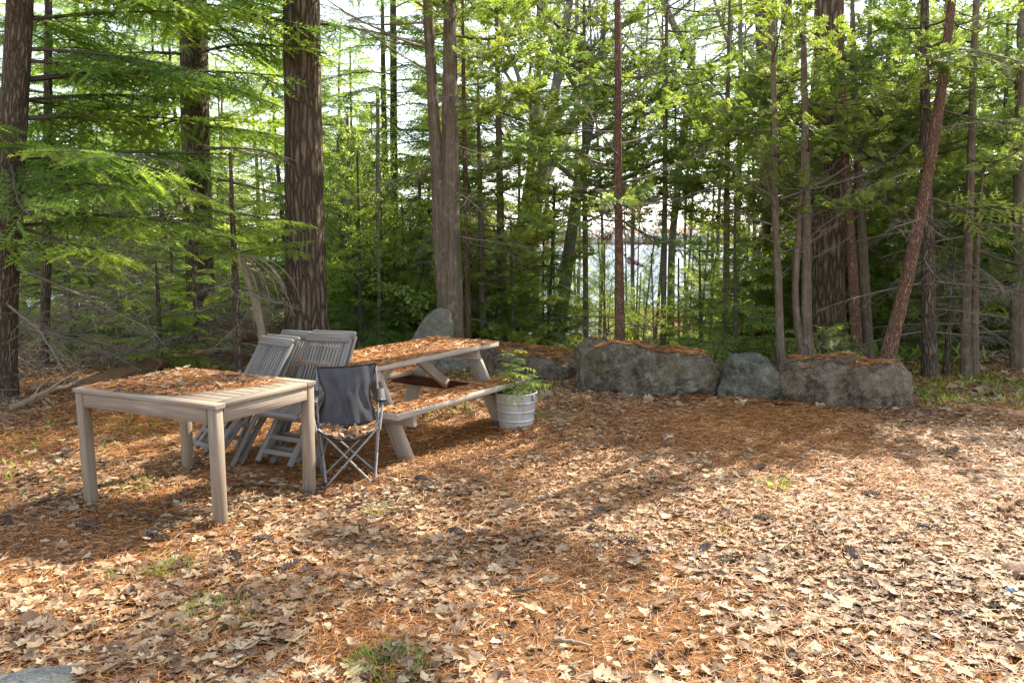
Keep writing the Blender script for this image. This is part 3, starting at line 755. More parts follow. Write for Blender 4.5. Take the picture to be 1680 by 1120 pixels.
# ------------------------------------------------------------------ camping chair
def camping_chair():
    t = empty('camping_chair', (-1.16, 5.69, float(gz(-1.16, 5.69)) - .012), radians(11), 'grey fabric folding camping chair with thin metal legs and dry leaves on its seat', 'camping chair')
    nx, nz = 26, 26; V = []; edge = [[], [], [], []]
    def back(u, v):       # u -1..1, v 0..1 upward
        prof = np.interp(v, [0, .18, .38, .55, .72, .9, 1], [.205, .185, .160, .158, .19, .205, .212])
        x = u * prof; y = .135 + .10 * v - .03 * (1 - u * u) * (1 if False else -1) * .8
        top = .80 - .016 * (1 - u * u) + .008 * u
        z = .40 + (top - .40) * v - .028 * (1 - u * u) * (1 - v)
        n = mnoise.noise((u * 2.2, v * 3, 4)) * .034 + mnoise.noise((u * 5 + v * 3, v * 2, 9)) * .022 + abs(mnoise.noise((u * 2.6 - v * 2.4, u * 1.2 + v * 3.1, 5))) * .02 + .008 * sin((u * 3.0 + v * 5.0)) * v * (1 - v) * 2
        return (x, y + n, z)
    for j in range(nz + 1):
        for i in range(nx + 1): V.append(back(-1 + 2 * i / nx, j / nz))
    q = [(j * (nx + 1) + i, j * (nx + 1) + i + 1, (j + 1) * (nx + 1) + i + 1, (j + 1) * (nx + 1) + i) for j in range(nz) for i in range(nx)]
    mb = MB(); mb.add(V, q); bk = mb.build('backrest', 'fabric', t, smooth=True, local=True)
    mb = MB()
    for f in (lambda s: back(-1, s), lambda s: back(1, s), lambda s: back(2 * s - 1, 1), lambda s: back(2 * s - 1, 0)):
        tube(mb, [np.array(f(s)) - [0, .003, 0] for s in np.linspace(0, 1, 24)], .0065, 5)
    mb.build('piping', 'black', bk, local=True)
    # seat sags in the middle
    def seat(u, v): return (u * (.20 + .02 * v), -.165 + .31 * v, .415 - .02 * v - .075 * (1 - u * u) * (1 - .55 * v) - .0 + .01 * mnoise.noise((u * 3, v * 3, 1)))
    V = [seat(-1 + 2 * i / 14, j / 12) for j in range(13) for i in range(15)]
    q = [(j * 15 + i, j * 15 + i + 1, (j + 1) * 15 + i + 1, (j + 1) * 15 + i) for j in range(12) for i in range(14)]
    mb = MB(); mb.add(V, q); stt = mb.build('seat', 'fabric', t, smooth=True, local=True)
    mb = MB(); tube(mb, [seat(s, 0) for s in np.linspace(-1, 1, 20)], .008, 5); mb.build('piping', 'black', stt, local=True)
    # legs: a crossed pair on each side
    fl, fr, br, bl = np.array([-.165, -.15, .01]), np.array([.165, -.15, .01]), np.array([.195, .14, .01]), np.array([-.185, .14, .01])
    up = [np.array([-.20, -.165, .425]), np.array([.205, -.165, .425]), np.array([.215, .15, .40]), np.array([-.21, .15, .40])]
    F4 = [fl, fr, br, bl]
    for k in range(4):
        a, b = k, (k + 1) % 4; off = [np.array([0, -.009, 0]), np.array([.009, 0, 0]), np.array([0, .009, 0]), np.array([-.009, 0, 0])][k]
        for p, q_, s in ((F4[a], up[b], 1), (F4[b], up[a], -1)):
            mb = MB(); tube(mb, [p + off * s, q_ + off * s], .0085, 8); mb.build('leg', 'tube', t, smooth=True, local=True)
    for k, f in enumerate(F4):
        mb = MB(); tube(mb, [f + [0, 0, -.015], f + [0, 0, .03]], [.016, .014], 8); mb.build('foot', 'black', t, local=True)
    for s, k, kb in ((-1, 0, 3), (1, 1, 2)):
        mb = MB(); tube(mb, [up[k] + [s * .012, 0, -.02], np.array([s * .24, -.10, .56]), np.array([s * .235, -.06, .60])], .008, 8); mb.build('arm_post', 'tube', t, smooth=True, local=True)
        top = np.array(back(s, .97)); mb = MB(); tube(mb, [up[kb], top * .5 + up[kb] * .5 + [s * .006, .012, 0], top + [0, .006, -.01]], .008, 8); mb.build('back_pole', 'tube', t, smooth=True, local=True)
        mb = MB(); a = np.array([s * .238, -.12, .60]); b = np.array([s * .232, .19, .625]); R = []
        V = []; n = 10
        for i in range(n + 1):
            u = i / n; c = a + (b - a) * u + [0, 0, -.02 * sin(pi * u)]
            for sx in (-.032, .032): V.append(c + [sx, 0, abs(sx) * .1])
            for sx in (.032, -.032): V.append(c + [sx, 0, -.006])
        f = [(4 * i + j, 4 * i + (j + 1) % 4, 4 * i + 4 + (j + 1) % 4, 4 * i + 4 + j) for i in range(n) for j in range(4)]
        mb.add(V, f); mb.build('armrest', 'black', t, local=True)
        mb = MB(); tube(mb, [np.array(back(s, .45)), np.array([s * .22, .04, .55]), a + [0, .02, -.01]], .004, 4); mb.build('strap', 'black', t, local=True)
    return t, seat
CAMPC, seatf = camping_chair()
pts = [];
while len(pts) < 420:
    u, v = rng.uniform(-.9, .9), rng.uniform(.05, .9); p = seatf(u, v); pts.append((p[0], p[1], p[2] + .006 + rng.random() * .012))
P = to_world(CAMPC, np.array(pts)); mb = MB(); scatter_leaves(mb, P[:70], .05, .3, rng)
tag(mb.build('dry_leaves', 'leaf'), 'dry leaves caught in the seat of the camping chair', None, None, 'stuff')
mb = MB(); scatter_needles(mb, P[70:], .07, .003, rng, tilt=.1); tag(mb.build('pine_needles', 'needle'), 'pine needles caught in the seat of the camping chair', None, None, 'stuff')

# ------------------------------------------------------------------ galvanised bucket
def lathe(mb, prof, n=40, c=(0, 0, 0), close=False):
    th = np.linspace(0, 2 * pi, n, endpoint=False); V = np.array([(r * cos(a) + c[0], r * sin(a) + c[1], z + c[2]) for r, z in prof for a in th])
    q = [(i * n + j, i * n + (j + 1) % n, (i + 1) * n + (j + 1) % n, (i + 1) * n + j) for i in range(len(prof) - 1) for j in range(n)]
    mb.add(V, q)
def bucket():
    t = empty('bucket', (.035, 7.10, float(gz(.035, 7.10))), 0, 'ribbed galvanised steel bucket used as a planter beside the picnic bench', 'bucket')
    R = lambda z: .148 + (.183 - .148) * z / .325
    pr = [(0.0, .002), (.14, .002), (.148, .004)]
    for z in np.linspace(.01, .318, 90):
        rib = sum(.006 * math.exp(-((z - zz) / .006) ** 2) for zz in (.085, .165, .245)); pr.append((R(z) + rib, z))
    pr += [(R(.32) - .003, .322), (R(.25) - .004, .26), (R(.2) - .004, .2)]
    mb = MB(); lathe(mb, pr, 56); mb.build('pail', 'galv', t, smooth=True, local=True)
    mb = MB(); th = np.linspace(0, 2 * pi, 49); tube(mb, [(R(.322) * cos(a), R(.322) * sin(a), .322) for a in th], .006, 8, cap=False); mb.build('rim', 'galv', t, smooth=True, local=True)
    for a0 in (radians(-30), radians(150)):
        mb = MB(); c = np.array([R(.29) * cos(a0), R(.29) * sin(a0), .29]); tn = np.array([-sin(a0), cos(a0), 0]); o = np.array([cos(a0), sin(a0), 0])
        beam(mb, c + o * .006 - tn * .03, c + o * .006 + tn * .03, .006, .05, tint=.5)
        tube(mb, [c + o * .012 + tn * .03 * cos(b) + np.array([0, 0, .012 + .03 * sin(b)]) for b in np.linspace(0, 2 * pi, 17)], .004, 6, cap=False); mb.build('handle', 'galv', t, local=True)
    mb = MB(); V = [(0, 0, .262)]; f = []
    for k in range(1, 5):
        for j in range(24): a = j / 24 * 2 * pi; V.append((.172 * k / 4 * cos(a), .172 * k / 4 * sin(a), .262 - .006 * k + .008 * mnoise.noise((k, j * .7, 3))))
    for j in range(24): f.append((0, 1 + j, 1 + (j + 1) % 24, 1 + (j + 1) % 24))
    f = [(0, 1 + j, 1 + (j + 1) % 24) for j in range(24)]; mb.add(V, f)
    q = [(1 + (k - 1) * 24 + j, 1 + k * 24 + j, 1 + k * 24 + (j + 1) % 24, 1 + (k - 1) * 24 + (j + 1) % 24) for k in range(1, 4) for j in range(24)]
    mb.add(V, q); mb.build('soil', 'soil', t, local=True); return t
BK = bucket()
def potted():
    r = np.random.default_rng(5); z0 = float(gz(.035, 7.10)) + .25; b = np.array([.04, 7.10, z0]); root = empty('potted_sapling', tuple(b), 0, 'small feathery conifer sapling growing in the galvanised bucket', 'sapling')
    path = np.array([b, b + [-.01, 0, .12], b + [-.035, .0, .27], b + [-.06, -.01, .42], b + [-.13, -.02, .53], b + [-.19, -.02, .55]])
    mb = MB(); tube(mb, path, [.008, .007, .0055, .004, .003, .002], 6); mb.build('trunk', 'branch', root, smooth=True)
    it = []
    for k in range(22):
        z = z0 + .04 + .46 * (k / 26) ** 1.1; it.append((pt_at_z(path, z), k * 2.4, r.uniform(.0, .5), (.27 - .18 * k / 26) * r.uniform(.8, 1.2), r.normal(0, .2), r.normal(0, .1)))
    for k in range(9): it.append((b + [r.uniform(-.12, .12), r.uniform(-.1, .1), .01], r.uniform(-.6, .8) if k < 6 else r.uniform(2, 4), r.uniform(.2, 1.0), r.uniform(.15, .24), 0, .1))
    mb = MB(); put_branches(mb, 'seedling', 0, it, r); mb.build('crown', ['branch', 'hemlock'], root)
potted()

# ------------------------------------------------------------------ rocks
import bmesh
def ico(sub):
    bm = bmesh.new(); bmesh.ops.create_icosphere(bm, subdivisions=sub, radius=1.0); V = np.array([v.co[:] for v in bm.verts]); f = np.array([[v.index for v in p.verts] for p in bm.faces]); bm.free(); return V, f
ICO = {k: ico(k) for k in (2, 3, 6)}
def rock_obj(name, label, cat, c, half, rz, seed, mat, shape=None, p=5, rough=.10, sub=6, tilt=0.0, group=None):
    V, f = ICO[sub]; r = (np.abs(V) ** p).sum(1) ** (-1 / p); W = V * r[:, None]
    if shape: W = shape(W)
    W = W * np.array(half)
    rr = np.random.default_rng(seed + 100)                   # fracture faces
    for q_ in range(16):
        nn = unit(rr.normal(0, 1, 3) * [1, 1, .8]); dd = (np.abs(nn) * [1, 1, 1]).sum() * rr.uniform(.66, .84) if nn[2] < .75 else 9.0
        Wn = W / np.array(half); ex = np.clip(Wn @ nn - dd, 0, None); W = (Wn - ex[:, None] * nn) * np.array(half)
    m = min(half) ; N = V * 1.0; out = W.copy(); s = np.array(half).mean()
    for i, (w, n) in enumerate(zip(W, V)):
        q = Vector(w) * (1.6 / s) + Vector((seed * 3.7, seed, -seed))
        a = mnoise.noise(q * .8) * 1.0 + (.5 - abs(mnoise.noise(q * 2.3 + Vector((4, 7, 1))))) * .5 + (.5 - abs(mnoise.noise(q * 4.6 + Vector((1, 3, 8))))) * .22 + mnoise.noise(q * 1.9) * .55 + abs(mnoise.noise(q * 1.3 + Vector((9, 2, 1)))) * -.6 + mnoise.noise(q * 5) * .16 + mnoise.noise(q * 12) * .07
        cell = mnoise.cell(q * 1.1); out[i] += n * m * rough * (a * 1.5)
    ca, sa = cos(rz), sin(rz); ct, st = cos(tilt), sin(tilt)
    x = out[:, 0] * ct + out[:, 2] * st; z = -out[:, 0] * st + out[:, 2] * ct; y = out[:, 1]
    L = np.stack([x * ca - y * sa, x * sa + y * ca, z], 1); mb = MB(); mb.add(L, f); o = mb.build(name, mat, None, smooth=True, local=True); o.location = c
    tag(o, label, cat, group); return o, L + np.array(c), f
def needles_on_rock(o, W, f, label, zmin, N, nzmin=.82, mask=None, seed=1, leaves=0):
    r = np.random.default_rng(seed); a, b, c = W[f[:, 0]], W[f[:, 1]], W[f[:, 2]]; n = np.cross(b - a, c - a); ar = np.linalg.norm(n, axis=1); nz = n[:, 2] / (ar + 1e-12); cz = (a + b + c)[:, 2] / 3
    ok = (nz > nzmin) & (cz > zmin)
    if mask is not None: ok &= mask((a + b + c) / 3)
    idx = np.nonzero(ok)[0]; i = r.choice(idx, N, p=ar[idx] / ar[idx].sum()); u = r.random((N, 2)); fl = u.sum(1) > 1; u[fl] = 1 - u[fl]
    P = a[i] + (b[i] - a[i]) * u[:, :1] + (c[i] - a[i]) * u[:, 1:] + np.stack([0 * u[:, 0], 0 * u[:, 0], .004 + r.random(N) * .014], 1)
    nzv = np.array([mnoise.noise((p[0] * 4, p[1] * 4, seed)) for p in P]); P = P[nzv > -.25]; mb = MB(); scatter_needles(mb, P, .075, .0045, r, tilt=.08)
    tag(mb.build('pine_needles', 'needle'), label, None, None, 'stuff')
    if leaves: mb = MB(); scatter_leaves(mb, P[r.integers(0, len(P), leaves)] + [0, 0, .01], .06, .3, r); tag(mb.build('dry_leaves', 'leaf'), kind='stuff')
def sh_long(W):
    W = W.copy(); x = W[:, 0]; up = W[:, 2] > 0; W[:, 2] *= np.where(up, 1.0 - .13 * x, 1.0)
    W[:, 0] += np.where(x < -.3, .28 * np.clip(-W[:, 2] + .2, 0, 1.2) * (-x), 0)          # undercut left end
    W[:, 1] += .18 * W[:, 2]; return W
o, W, f = rock_obj('boulder', 'long grey granite boulder with a flat needle-covered top, widest of the boulders', 'boulder', (1.45, 9.06, .15), (.84, .36, .32), radians(-19), 3, 'rock', sh_long, 6, .14)
needles_on_rock(o, W, f, 'rust brown pine needles on the long grey boulder', .28, 4200, .93, lambda p: p[:, 0] > .98 + .12 * np.sin(p[:, 1] * 9), 2)
def sh_slab(W):
    W = W.copy(); W[:, 2] *= np.where(W[:, 2] > 0, 1 - .22 * W[:, 0], 1); W[:, 1] *= 1 - .18 * W[:, 0]; return W
o, W, f = rock_obj('rock_slab', 'low flat rock slab with needles on top, behind the bucket', 'rock', (.26, 10.25, .07), (.68, .48, .19), radians(-32), 8, 'rock_brown', sh_slab, 7, .06)
needles_on_rock(o, W, f, 'rust brown pine needles on the low flat rock slab', .06, 3600, .88, None, 3)
def sh_mid(W):
    W = W.copy(); up = np.clip(W[:, 2], 0, None); W[:, 0] *= 1 - .28 * up; cut = W[:, 0] * .75 + W[:, 2] * .8 - .98; W[:, 2] -= np.clip(cut, 0, None) * .8; W[:, 0] -= np.clip(cut, 0, None) * .35
    W[:, 1] += .25 * up; return W
o, W, f = rock_obj('boulder', 'upright greenish boulder standing between the two large boulders', 'boulder', (2.53, 8.60, .14), (.345, .24, .28), radians(-6), 5, 'rock_green', sh_mid, 6, .13)
def sh_right(W):
    W = W.copy(); x = W[:, 0]; W[:, 2] *= np.where((x < -.1) & (W[:, 2] < 0), 1 + .55 * np.clip(-x - .1, 0, 1) * -1.0, 1); W[:, 2] *= np.where((W[:, 2] > 0), 1 - .16 * np.clip(x - .55, 0, 1) * 2, 1)
    W[:, 1] += .15 * W[:, 2]; W[:, 0] += .05 * W[:, 2] * (x > .4); return W
o, W, f = rock_obj('boulder', 'rounded brownish boulder with a mossy needle-strewn top, below the leaning cedar', 'boulder', (3.46, 8.44, .150), (.66, .36, .27), radians(-8), 12, 'rock_brown', sh_right, 4, .15)
needles_on_rock(o, W, f, 'rust brown pine needles on the brownish boulder below the leaning cedar', .28, 2200, .92, None, 4, 25)
def sh_disc(W): W = W.copy(); W[:, 0] += .45 * W[:, 2] * (W[:, 0] < .3) * (.3 - W[:, 0]); W[:, 2] *= 1 + .12 * W[:, 0]; return W
Ys = 10.15
o, W, f = rock_obj('flat_stone', 'pale rounded flat stone leaning on the twin cedar trunk', 'stone', tuple(at(709, 556, Ys) + [0, 0, .0]), (.25, .085, .39), radians(-12), 21, 'flat_stone', sh_disc, 2.8, .22, tilt=radians(12))
tuple_ = at(745, 590, 10.2)
rock_obj('stone', 'pale lichen-spotted stone on the ground behind the picnic table legs', 'stone', (tuple_[0], 10.2, .10), (.24, .18, .17), .3, 31, 'flat_stone', None, 3, .12)
rock_obj('stone', 'flat blue grey stone in the near corner of the clearing', 'stone', (-2.03, 2.84, -.01), (.42, .19, .08), radians(17), 41, 'slate', None, 5, .12)
rock_obj('stone', 'small rusty brown stone lying in the dry leaves', 'stone', tuple(G(1672, 952) + [0, 0, .03]), (.085, .06, .06), .3, 44, 'redstone', None, 3, .14, sub=3)
# ------------------------------------------------------------------ cones, sticks, tufts
def cone_mesh(seed):
    r = random.Random(seed); mb = MB(); L = .13; n = 62
    tube(mb, [(-L / 2, 0, 0), (-.02, 0, .004), (L / 2, 0, 0)], [.010, .012, .004], 6)
    for k in range(n):
        t = (k + .5) / n; x = -L / 2 + L * t; a = k * 2.39996; R = .026 * sin(pi * (.12 + .83 * t)) ** .8 + .004; w = .0085 * (1 - .4 * t)
        c = np.array([0, cos(a), sin(a)]); s = np.array([0, -sin(a), cos(a)]); tip = np.array([x + .012, 0, 0]) + c * R
        b = mb.n; mb.add([np.array([x - .004, 0, 0]) + c * .006, np.array([x + .004, 0, 0]) + c * R * .75 - s * w, tip, np.array([x + .004, 0, 0]) + c * R * .75 + s * w], [(0, 1, 2, 3)], r.random())
    return mb
CONES = []
cone_px = [(14, 862), (146, 869), (260, 891), (389, 932), (475, 944), (432, 903), (860, 970), (982, 837), (1027, 893), (983, 872), (1247, 772), (1254, 857), (1200, 919), (1524, 879), (1156, 897), (1477, 754), (1566, 740), (1428, 816), (1600, 725), (1397, 912), (690, 792), (748, 878), (1330, 745), (1090, 735), (610, 905)]
cone0 = None
for k, (px, py) in enumerate(cone_px):
    if k == 0: cone0 = cone_mesh(1).build('pine_cone', 'cone', None, local=True); o = cone0
    else: o = cone0.copy(); COL.objects.link(o)
    p = G(px, py); o.location = (p[0], p[1], float(gz(p[0], p[1])) + .032); o.rotation_euler = (RNG.random() * 6, RNG.normal(0, .15), RNG.normal(0.2, .7)); s = RNG.uniform(.75, 1.15); o.scale = (s, s, s)
    tag(o, 'open brown pine cone lying on its side in the leaf litter', 'pine cone', 'pine cones on the forest floor')
def stick(name, label, pts, rad, mat='branch', cat='stick', twigs=0, seed=1):
    r = random.Random(seed); P = [np.array(p, float) for p in pts]; n = 14; t = np.linspace(0, len(P) - 1, n); out = []
    for x in t:
        i = min(int(x), len(P) - 2); u = x - i; out.append(P[i] * (1 - u) + P[i + 1] * u + np.array([r.gauss(0, 1), r.gauss(0, 1), r.gauss(0, .5)]) * rad * (.35 if rad < .03 else .10))
    mb = MB(); tube(mb, out, np.linspace(rad, rad * .55, n), 8, rough=.15, seed=seed)
    for k in range(twigs):
        i = r.randint(2, n - 2); d = unit(out[i + 1] - out[i]); sd = unit(np.array([-d[1], d[0], r.uniform(.1, .8)])) * r.choice((-1, 1)); sd[2] = abs(sd[2]); l = r.uniform(.1, .35)
        tube(mb, [out[i], out[i] + (d * .6 + sd) * l * .5, out[i] + (d * 1.0 + sd * 1.1) * l], [rad * .4, rad * .3, rad * .15], 5)
    return tag(mb.build(name, mat, None, smooth=True), label, cat)
def gp(px, py, h=.02): p = G(px, py); p[2] = float(gz(p[0], p[1])) + h; return p
stick('fallen_stick', 'dark lichened stick lying in the shadow in front of the square table', [gp(203, 838), gp(255, 860), gp(335, 874)], .012, 'branch', twigs=2, seed=3)
stick('fallen_stick', 'thin dark twig lying between the camping chair and the clearing', [gp(560, 833), gp(640, 820), gp(692, 800)], .005, 'branch', seed=4)
stick('fallen_stick', 'short pale barkless stick lying in the leaves', [gp(908, 1043), gp(975, 1058)], .012, 'pale_log', seed=5)
stick('fallen_stick', 'thin crooked brown twig lying near the rusty stone', [gp(1535, 975), gp(1570, 962), gp(1592, 942)], .005, 'branch', seed=6)
stick('fallen_stick', 'pale straight stick lying under the near picnic bench', [gp(735, 702), gp(815, 690)], .012, 'pale_log', seed=7)
stick('fallen_stick', 'broken bark-covered branch piece at the edge of the clearing', [gp(1640, 850, .03), gp(1690, 826, .05)], .022, 'log', seed=8)
stick('fallen_stick', 'short grey twig lying in front of the long boulder', [gp(1095, 684), gp(1135, 690)], .008, 'branch', seed=9)
mb = MB(); lathe(mb, [(0, .03), (.016, .03), (.018, .026), (.018, 0.0)], 20); o = mb.build('bottle_cap', 'paleblue', None, smooth=True, local=True); p = gp(1653, 980, .01); o.location = p; o.rotation_euler = (.5, .3, 0); tag(o, 'small pale blue plastic cap lying in the dry leaves', 'cap')
def tuft(px, py, r_, n, h, label, mat='moss_leaf', seed=1, w=.0028):
    n = int(n * .9); h = h * .8
    r = np.random.default_rng(seed); c = G(px, py); V = []; f = []; mb = MB()
    a = r.random(n) * 2 * pi; d = np.sqrt(r.random(n)) * r_; bx = c[0] + np.cos(a) * d; by = c[1] + np.sin(a) * d * .8; bz = gz(bx, by)
    for k in range(n):
        b = np.array([bx[k], by[k], bz[k]]); l = h * r.uniform(.5, 1.2); e = r.uniform(.3, 1.3); az = a[k] + r.normal(0, .8); dd = np.array([cos(az) * cos(e), sin(az) * cos(e), sin(e)]); s = np.array([-sin(az), cos(az), 0]) * w
        m = b + dd * l * .6; t = b + dd * l + [cos(az) * l * .2, sin(az) * l * .2, -l * .12]
        mb.add([b - s, b + s, m + s * .8, m - s * .8], [(0, 1, 2, 3)], r.random()); mb.add([m - s * .8, m + s * .8, t], [(0, 1, 2)], r.random())
    tag(mb.build('grass_tuft', mat), label, 'grass tuft', 'green tufts in the leaf litter')
tuft(620, 843, .085, 90, .11, 'yellow green grass tuft in front of the camping chair', seed=1)
tuft(200, 952, .07, 45, .10, 'small sparse green tuft below the shadow of the square table', seed=2)
tuft(285, 945, .085, 110, .15, 'feathery upright green tuft in the near leaves', 'hemlock', 3)
tuft(352, 1018, .20, 330, .10, 'largest spreading green tuft in the near leaves', seed=4)
tuft(1268, 797, .13, 170, .11, 'dark green tuft in the middle of the clearing', 'hemlock', 5)
tuft(1170, 865, .08, 60, .07, 'small flat green sprig in the middle of the clearing', 'hemlock', 6)
tuft(893, 687, .10, 120, .12, 'dark green tuft beside the galvanised bucket', 'hemlock', 7)
tuft(635, 1104, .14, 210, .12, 'bright green tuft at the near edge of the clearing', seed=8)
tuft(480, 1055, .05, 50, .06, 'tiny bright green tuft in the near leaves', seed=9)
tuft(1475, 697, .12, 120, .07, 'low green tuft in front of the brownish boulder', seed=10)
tuft(1100, 640, .10, 70, .10, 'little green tuft at the foot of the long boulder', seed=11)
tuft(215, 800, .16, 170, .10, 'brown green grass tuft under the square table', seed=12)
tuft(1292, 650, .07, 90, .16, 'yellow grass tuft in the gap between two boulders', seed=13)
def cover(name, boxes, n, h, seed, mat='moss_leaf', w=.007):
    r = np.random.default_rng(seed); mb = MB()
    for (x0, x1, y0, y1, m) in boxes:
        x = r.uniform(x0, x1, m); y = r.uniform(y0, y1, m); pn = np.array([mnoise.noise((a * 1.2, b * 1.2, seed)) for a, b in zip(x, y)]); k = pn + r.normal(0, .25, m) > -.05; x, y = x[k], y[k]; z = gz(x, y); N = len(x)
        az = r.random(N) * 6.283; e = r.uniform(.2, 1.2, N); l = h * r.uniform(.4, 1.3, N); D = np.stack([np.cos(az) * np.cos(e), np.sin(az) * np.cos(e), np.sin(e)], 1); S = np.stack([-np.sin(az), np.cos(az), 0 * az], 1) * (w * r.uniform(.6, 1.6, N))[:, None]
        B = np.stack([x, y, z + r.random(N) * .02], 1); mid = B + D * l[:, None] * .55; T = B + D * l[:, None] - np.stack([0 * l, 0 * l, l * .15], 1)
        V = np.stack([B - S * .3, B + S * .3, mid + S, mid - S, T], 1); base = (np.arange(N) * 5)[:, None, None]
        b0 = mb.n; ti = np.repeat(r.random(N), 5); mb.add(V.reshape(-1, 3), (np.array([(0, 1, 2, 3)])[None] + base).reshape(-1, 4), ti); f2 = (np.array([(3, 2, 4)])[None] + base).reshape(-1, 3) + b0
        mb.T.append((f2, np.zeros(len(f2), dtype=np.int32)))
    tag(mb.build(name, mat), kind='stuff')
cover('ground_cover', [(3.9, 8.5, 8.0, 10.6, 11000), (-2.6, .6, 8.6, 10.5, 1300), (-1.1, -.4, 7.6, 8.6, 450), (-6.5, -2.2, 8.6, 12.5, 1500), (-4.2, -3.0, 5.2, 7.5, 350)], 0, .095, 3)
cover('ground_cover', [(-3.0, 6.5, 11.0, 16.0, 9000), (-4, 9, 16, 26, 12000)], 0, .26, 6, 'hemlock', .016)   # slope_plants
# ------------------------------------------------------------------ trees that can be told apart
R_ = radians
def zt(Y, py=-20): return float(zpx(py, Y))
AR, AL, AF, AB = 0.0, pi, -pi / 2, pi / 2     # branch directions: right, left, towards the camera, away
# left edge spruce: long horizontal limbs
tree('spruce_tree', 'dark spruce at the left edge with long horizontal limbs reaching over the brush', 'tree',
     [[(3, 600, 42), (8, 450, 42), (20, 230, 42), (34, 0, 38)]], 8.6, 'spruce_bark',
     [('spruce', 'spruce', dict(n=14, z0=1.35, z1=4.6, L0=2.2, L1=2.3, p0=.02, p1=.10, az=R_(15), azs=.55)),
      ('spruce', 'spruce', dict(n=12, z0=2.2, z1=5.2, L0=2.0, L1=1.6)),
      ('bare', 'dead', dict(n=10, z0=.5, z1=2.6, L0=1.3, L1=1.8, p0=-.10, p1=.02, az=R_(5), azs=1.0))], 101, 10)
tree('spruce_tree', 'thin bare-limbed spruce just right of the left edge spruce', 'tree',
     [[(72, 600, 15), (76, 450, 15), (78, 200, 13), (80, 0, 11)]], 10.5, 'spruce_bark',
     [('bare', 'dead', dict(n=16, z0=.4, z1=3.2, L0=1.5, L1=1.8, p0=-.1, p1=0)), ('spruce', 'spruce', dict(n=16, z0=2.6, z1=5.6, L0=1.6, L1=1.2))], 102, 8.5)
tree('spruce_tree', 'thick straight spruce between the left edge spruce and the big pine', 'tree',
     [[(333, 575, 46), (328, 450, 44), (320, 220, 44), (317, 0, 42)]], 12.0, 'spruce_bark',
     [('spruce', 'spruce', dict(n=9, z0=2.4, z1=5.4, L0=2.4, L1=2.4, az=R_(-60), azs=1.0)),
      ('spruce', 'spruce', dict(n=14, z0=3.0, z1=6.5, L0=2.3, L1=1.8)),
      ('bare', 'dead', dict(n=14, z0=.4, z1=3.0, L0=1.6, L1=2.2, p0=-.15, p1=-.05))], 103, 13)
tree('pine_tree', 'big dark pine trunk with rough bark standing behind the folded chairs', 'tree',
     [[(504, 560, 70), (503, 500, 66), (499, 300, 61), (495, 0, 56)]], 11.0, 'pine_bark',
     [('spruce', 'spruce', dict(n=10, z0=4.2, z1=6.5, L0=2.2, L1=2.4))], 104, 15, ns=20, rough=.09, flute=flare(.30, .30, 6, 1.0))
tree('young_spruce', 'young spruce with bright green sprays in front of the big pine', 'tree',
     [[(386, 470, 12), (384, 400, 10), (380, 330, 7), (378, 250, 5)]], 9.3, 'spruce_bark',
     [('spruce', 'spruce', dict(n=15, z0=1.45, z1=2.15, L0=.85, L1=.7, p0=.05, p1=.2, dt=.32)), ('bare', 'dead', dict(n=8, z0=.4, z1=1.3, L0=.6, L1=.8))], 105, 2.6)
tree('spruce_sapling', 'low ragged spruce sapling behind the square table', 'tree',
     [[(262, 590, 9), (262, 520, 8), (258, 470, 6)]], 9.8, 'spruce_bark',
     [('spruce', 'spruce', dict(n=15, z0=.15, z1=1.15, L0=.8, L1=.4, p0=.05, p1=.3, dt=.12))], 106, 1.4)
tree('spruce_sapling', 'thin spruce sapling left of the leaning dead pole', 'tree',
     [[(322, 610, 9), (320, 540, 8), (318, 440, 5)]], 10.6, 'spruce_bark',
     [('spruce', 'spruce', dict(n=16, z0=.05, z1=1.4, L0=.8, L1=.35, p0=.0, p1=.3, dt=.15))], 107, 1.7)
# twin cedar behind the picnic table
tree('cedar_tree', 'twin-stemmed cedar with furrowed grey trunk behind the picnic table', 'tree',
     [[(739, 585, 46), (740, 540, 43), (739, 470, 40), (738, 380, 36), (739, 280, 29), (739, 120, 22), (738, 0, 19)],
      [(728, 480, 22), (724, 400, 23), (718, 280, 21), (709, 150, 17), (702, 0, 15)]], 10.6, 'cedar_bark',
     [('cedar', 'cedar', dict(n=8, z0=2.9, z1=5.0, L0=1.1, L1=1.4, az=R_(-20), azs=.9, lod=0)), ('cedar', 'cedar', dict(n=8, z0=3.9, z1=5.8, L0=1.4, L1=1.2, lod=1)),
      ('bareup', 'dead', dict(n=5, z0=3.6, z1=4.6, L0=1.3, L1=1.6, p0=-.5, p1=-.4, az=R_(190), azs=.4, stem=1)), ('bare', 'dead', dict(n=8, z0=1.6, z1=3.4, L0=.9, L1=1.3, p0=-.3, p1=-.1))], 108, [9.5, 8.5], ns=22, rough=.12, flute=flare(.30, .34, 5, .6, .08))
tree('cedar_tree', 'slender brown cedar stem close behind the twin-stemmed cedar', 'tree',
     [[(770, 560, 10), (767, 480, 9), (763, 300, 8), (760, 100, 6)]], 12.0, 'red_bark', [('cedar', 'cedar_pale', dict(n=16, z0=1.2, z1=5.5, L0=.9, L1=.9)), ('bare', 'dead', dict(n=8, z0=.3, z1=2.2, L0=.7, L1=.9))], 109, 6)
tree('cedar_tree', 'sunlit pale green cedar filling the gap right of the twin-stemmed cedar', 'tree',
     [[(826, 560, 15), (822, 400, 13), (818, 200, 10), (815, 60, 7)]], 13.0, 'cedar_bark', [('cedar', 'cedar_pale', dict(n=36, z0=-.1, z1=5.4, L0=1.35, L1=1.0, lod=0))], 110, 6.4)
